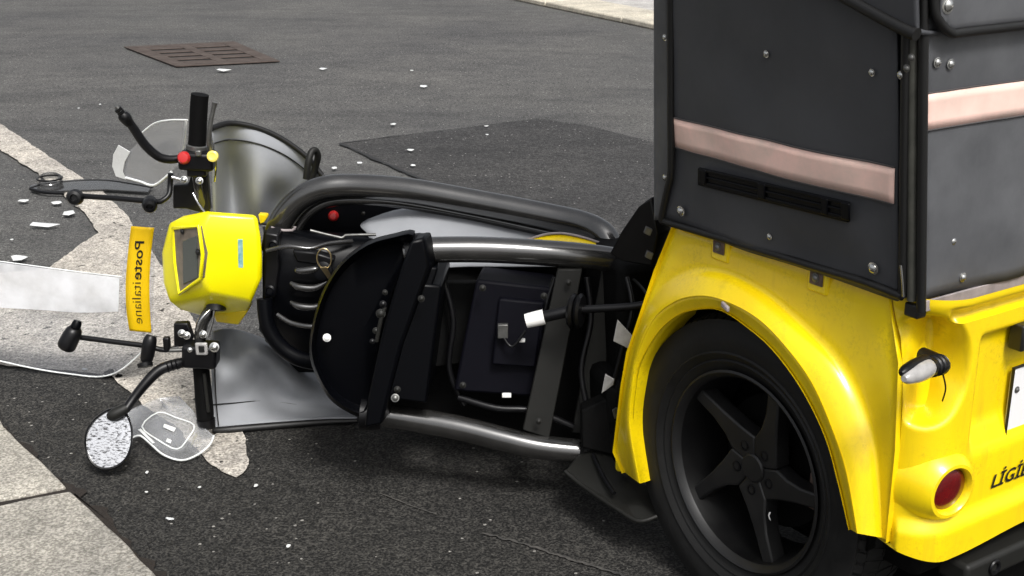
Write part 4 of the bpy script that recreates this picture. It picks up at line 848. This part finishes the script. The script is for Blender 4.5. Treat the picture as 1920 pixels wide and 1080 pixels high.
cl = tag(empty('plastic_clod', gnd(212, 708)), 'small black plastic chunk at the end of the windscreen edge', 'debris')
for i, (u, v, r) in enumerate(((206, 702, .014), (222, 708, .010), (233, 716, .006))):
    bmv = bmesh.new(); bmesh.ops.create_icosphere(bmv, subdivisions=2, radius=r); c = gnd(u, v, r*.55)
    vs = [c+v_.co*(1+.45*noise.noise(v_.co*120+Vector((i, 0, 0)))) for v_ in bmv.verts]; fs = [tuple(x.index for x in f.verts) for f in bmv.faces]; bmv.free()
    mesh('lump', vs, fs, 'blackm', cl, smooth=False)
SH = [(605, 132, 20, 9, 'white shard on the road right of the drain grate'), (420, 135, 32, 5, 'thin white sliver just below the drain grate'),
 (188, 199, 9, 6, 'tiny white shard left of the bare mirror stem tip'), (148, 206, 6, 4, 'speck of white plastic farthest left beyond the mirror stem'),
 (795, 165, 20, 5, 'white sliver on open road right of the drain, beyond the others'), (772, 135, 8, 5, 'tiny white shard farthest up the open road'),
 (738, 236, 18, 6, 'white shard just beyond the dark repair patch'), (770, 285, 24, 6, 'white sliver lying inside the left corner of the dark repair patch'),
 (675, 309, 16, 8, 'white shard just left of the dark repair patch edge'), (775, 314, 14, 7, 'white shard inside the repair patch near the guard loop'),
 (627, 319, 16, 7, 'white shard beside the bend of the black guard loop'), (912, 240, 10, 4, 'white chip on the far edge of the dark repair patch'), (913, 256, 8, 5, 'white chip just inside the far edge of the repair patch'),
 (45, 381, 30, 7, 'pale shard at the left below the smashed mirror'), (107, 385, 26, 9, 'pale shard below the smashed mirror, right of another'), (130, 405, 34, 15, 'bent white shard on the edge of the pale stone strip'),
 (86, 427, 76, 11, 'long white plastic sliver on grey asphalt above the windscreen'), (37, 489, 36, 17, 'white shard touching the upper edge of the windscreen band'), (23, 454, 9, 5, 'tiny white chip between the long sliver and the windscreen'),
 (160, 699, 14, 5, 'white chip on dark asphalt under the windscreen edge'), (276, 893, 10, 9, 'small white pebble-like chip below the lower mirror'), (275, 930, 9, 5, 'white speck near the kerb stones below the lower mirror'),
 (375, 921, 9, 5, 'white speck between the hand guard and the bottom edge'), (481, 918, 13, 8, 'white chip at the tip of the pale stone strip'), (320, 981, 26, 6, 'flat pale flake on dark asphalt near the kerb'), (541, 1032, 13, 14, 'round pale chip near the bottom edge of the photo')]
for i, (u, v, wp, hp, lab_) in enumerate(SH):
    rnd = random.Random(i*13+5); c = gnd(u, v, .004); sx = (gnd(u+wp*.42, v, .004)-c).length; sy = max((gnd(u, v-hp*.4, .004)-c).length*.8, sx*.15); sy = min(sy, sx*1.2)
    n = rnd.choice((5, 6, 7)); tl_ = rnd.uniform(-.12, .12); tz = rnd.uniform(.04, .15)
    P = []
    for k in range(n):
        a = 2*math.pi*k/n+rnd.uniform(-.3, .3); rr = rnd.uniform(.65, 1.1); x, y = math.cos(a)*sx*rr, math.sin(a)*sy*rr
        P.append(Vector((c.x+x, c.y+y, .0125+max(0, tl_*x+tz*y*.6)+.12*x*x/max(sx, .01))))
    lo = min(p.z for p in P)-.0125
    P = [p-UP*lo for p in P]
    o = slab('plastic_shard', P, 'shard' if i % 4 else 'shardc', None, ext=UP*.0016, bevel=.0004, smooth=False)
    tag(o, lab_, 'shard', 'broken plastic shards on the road')
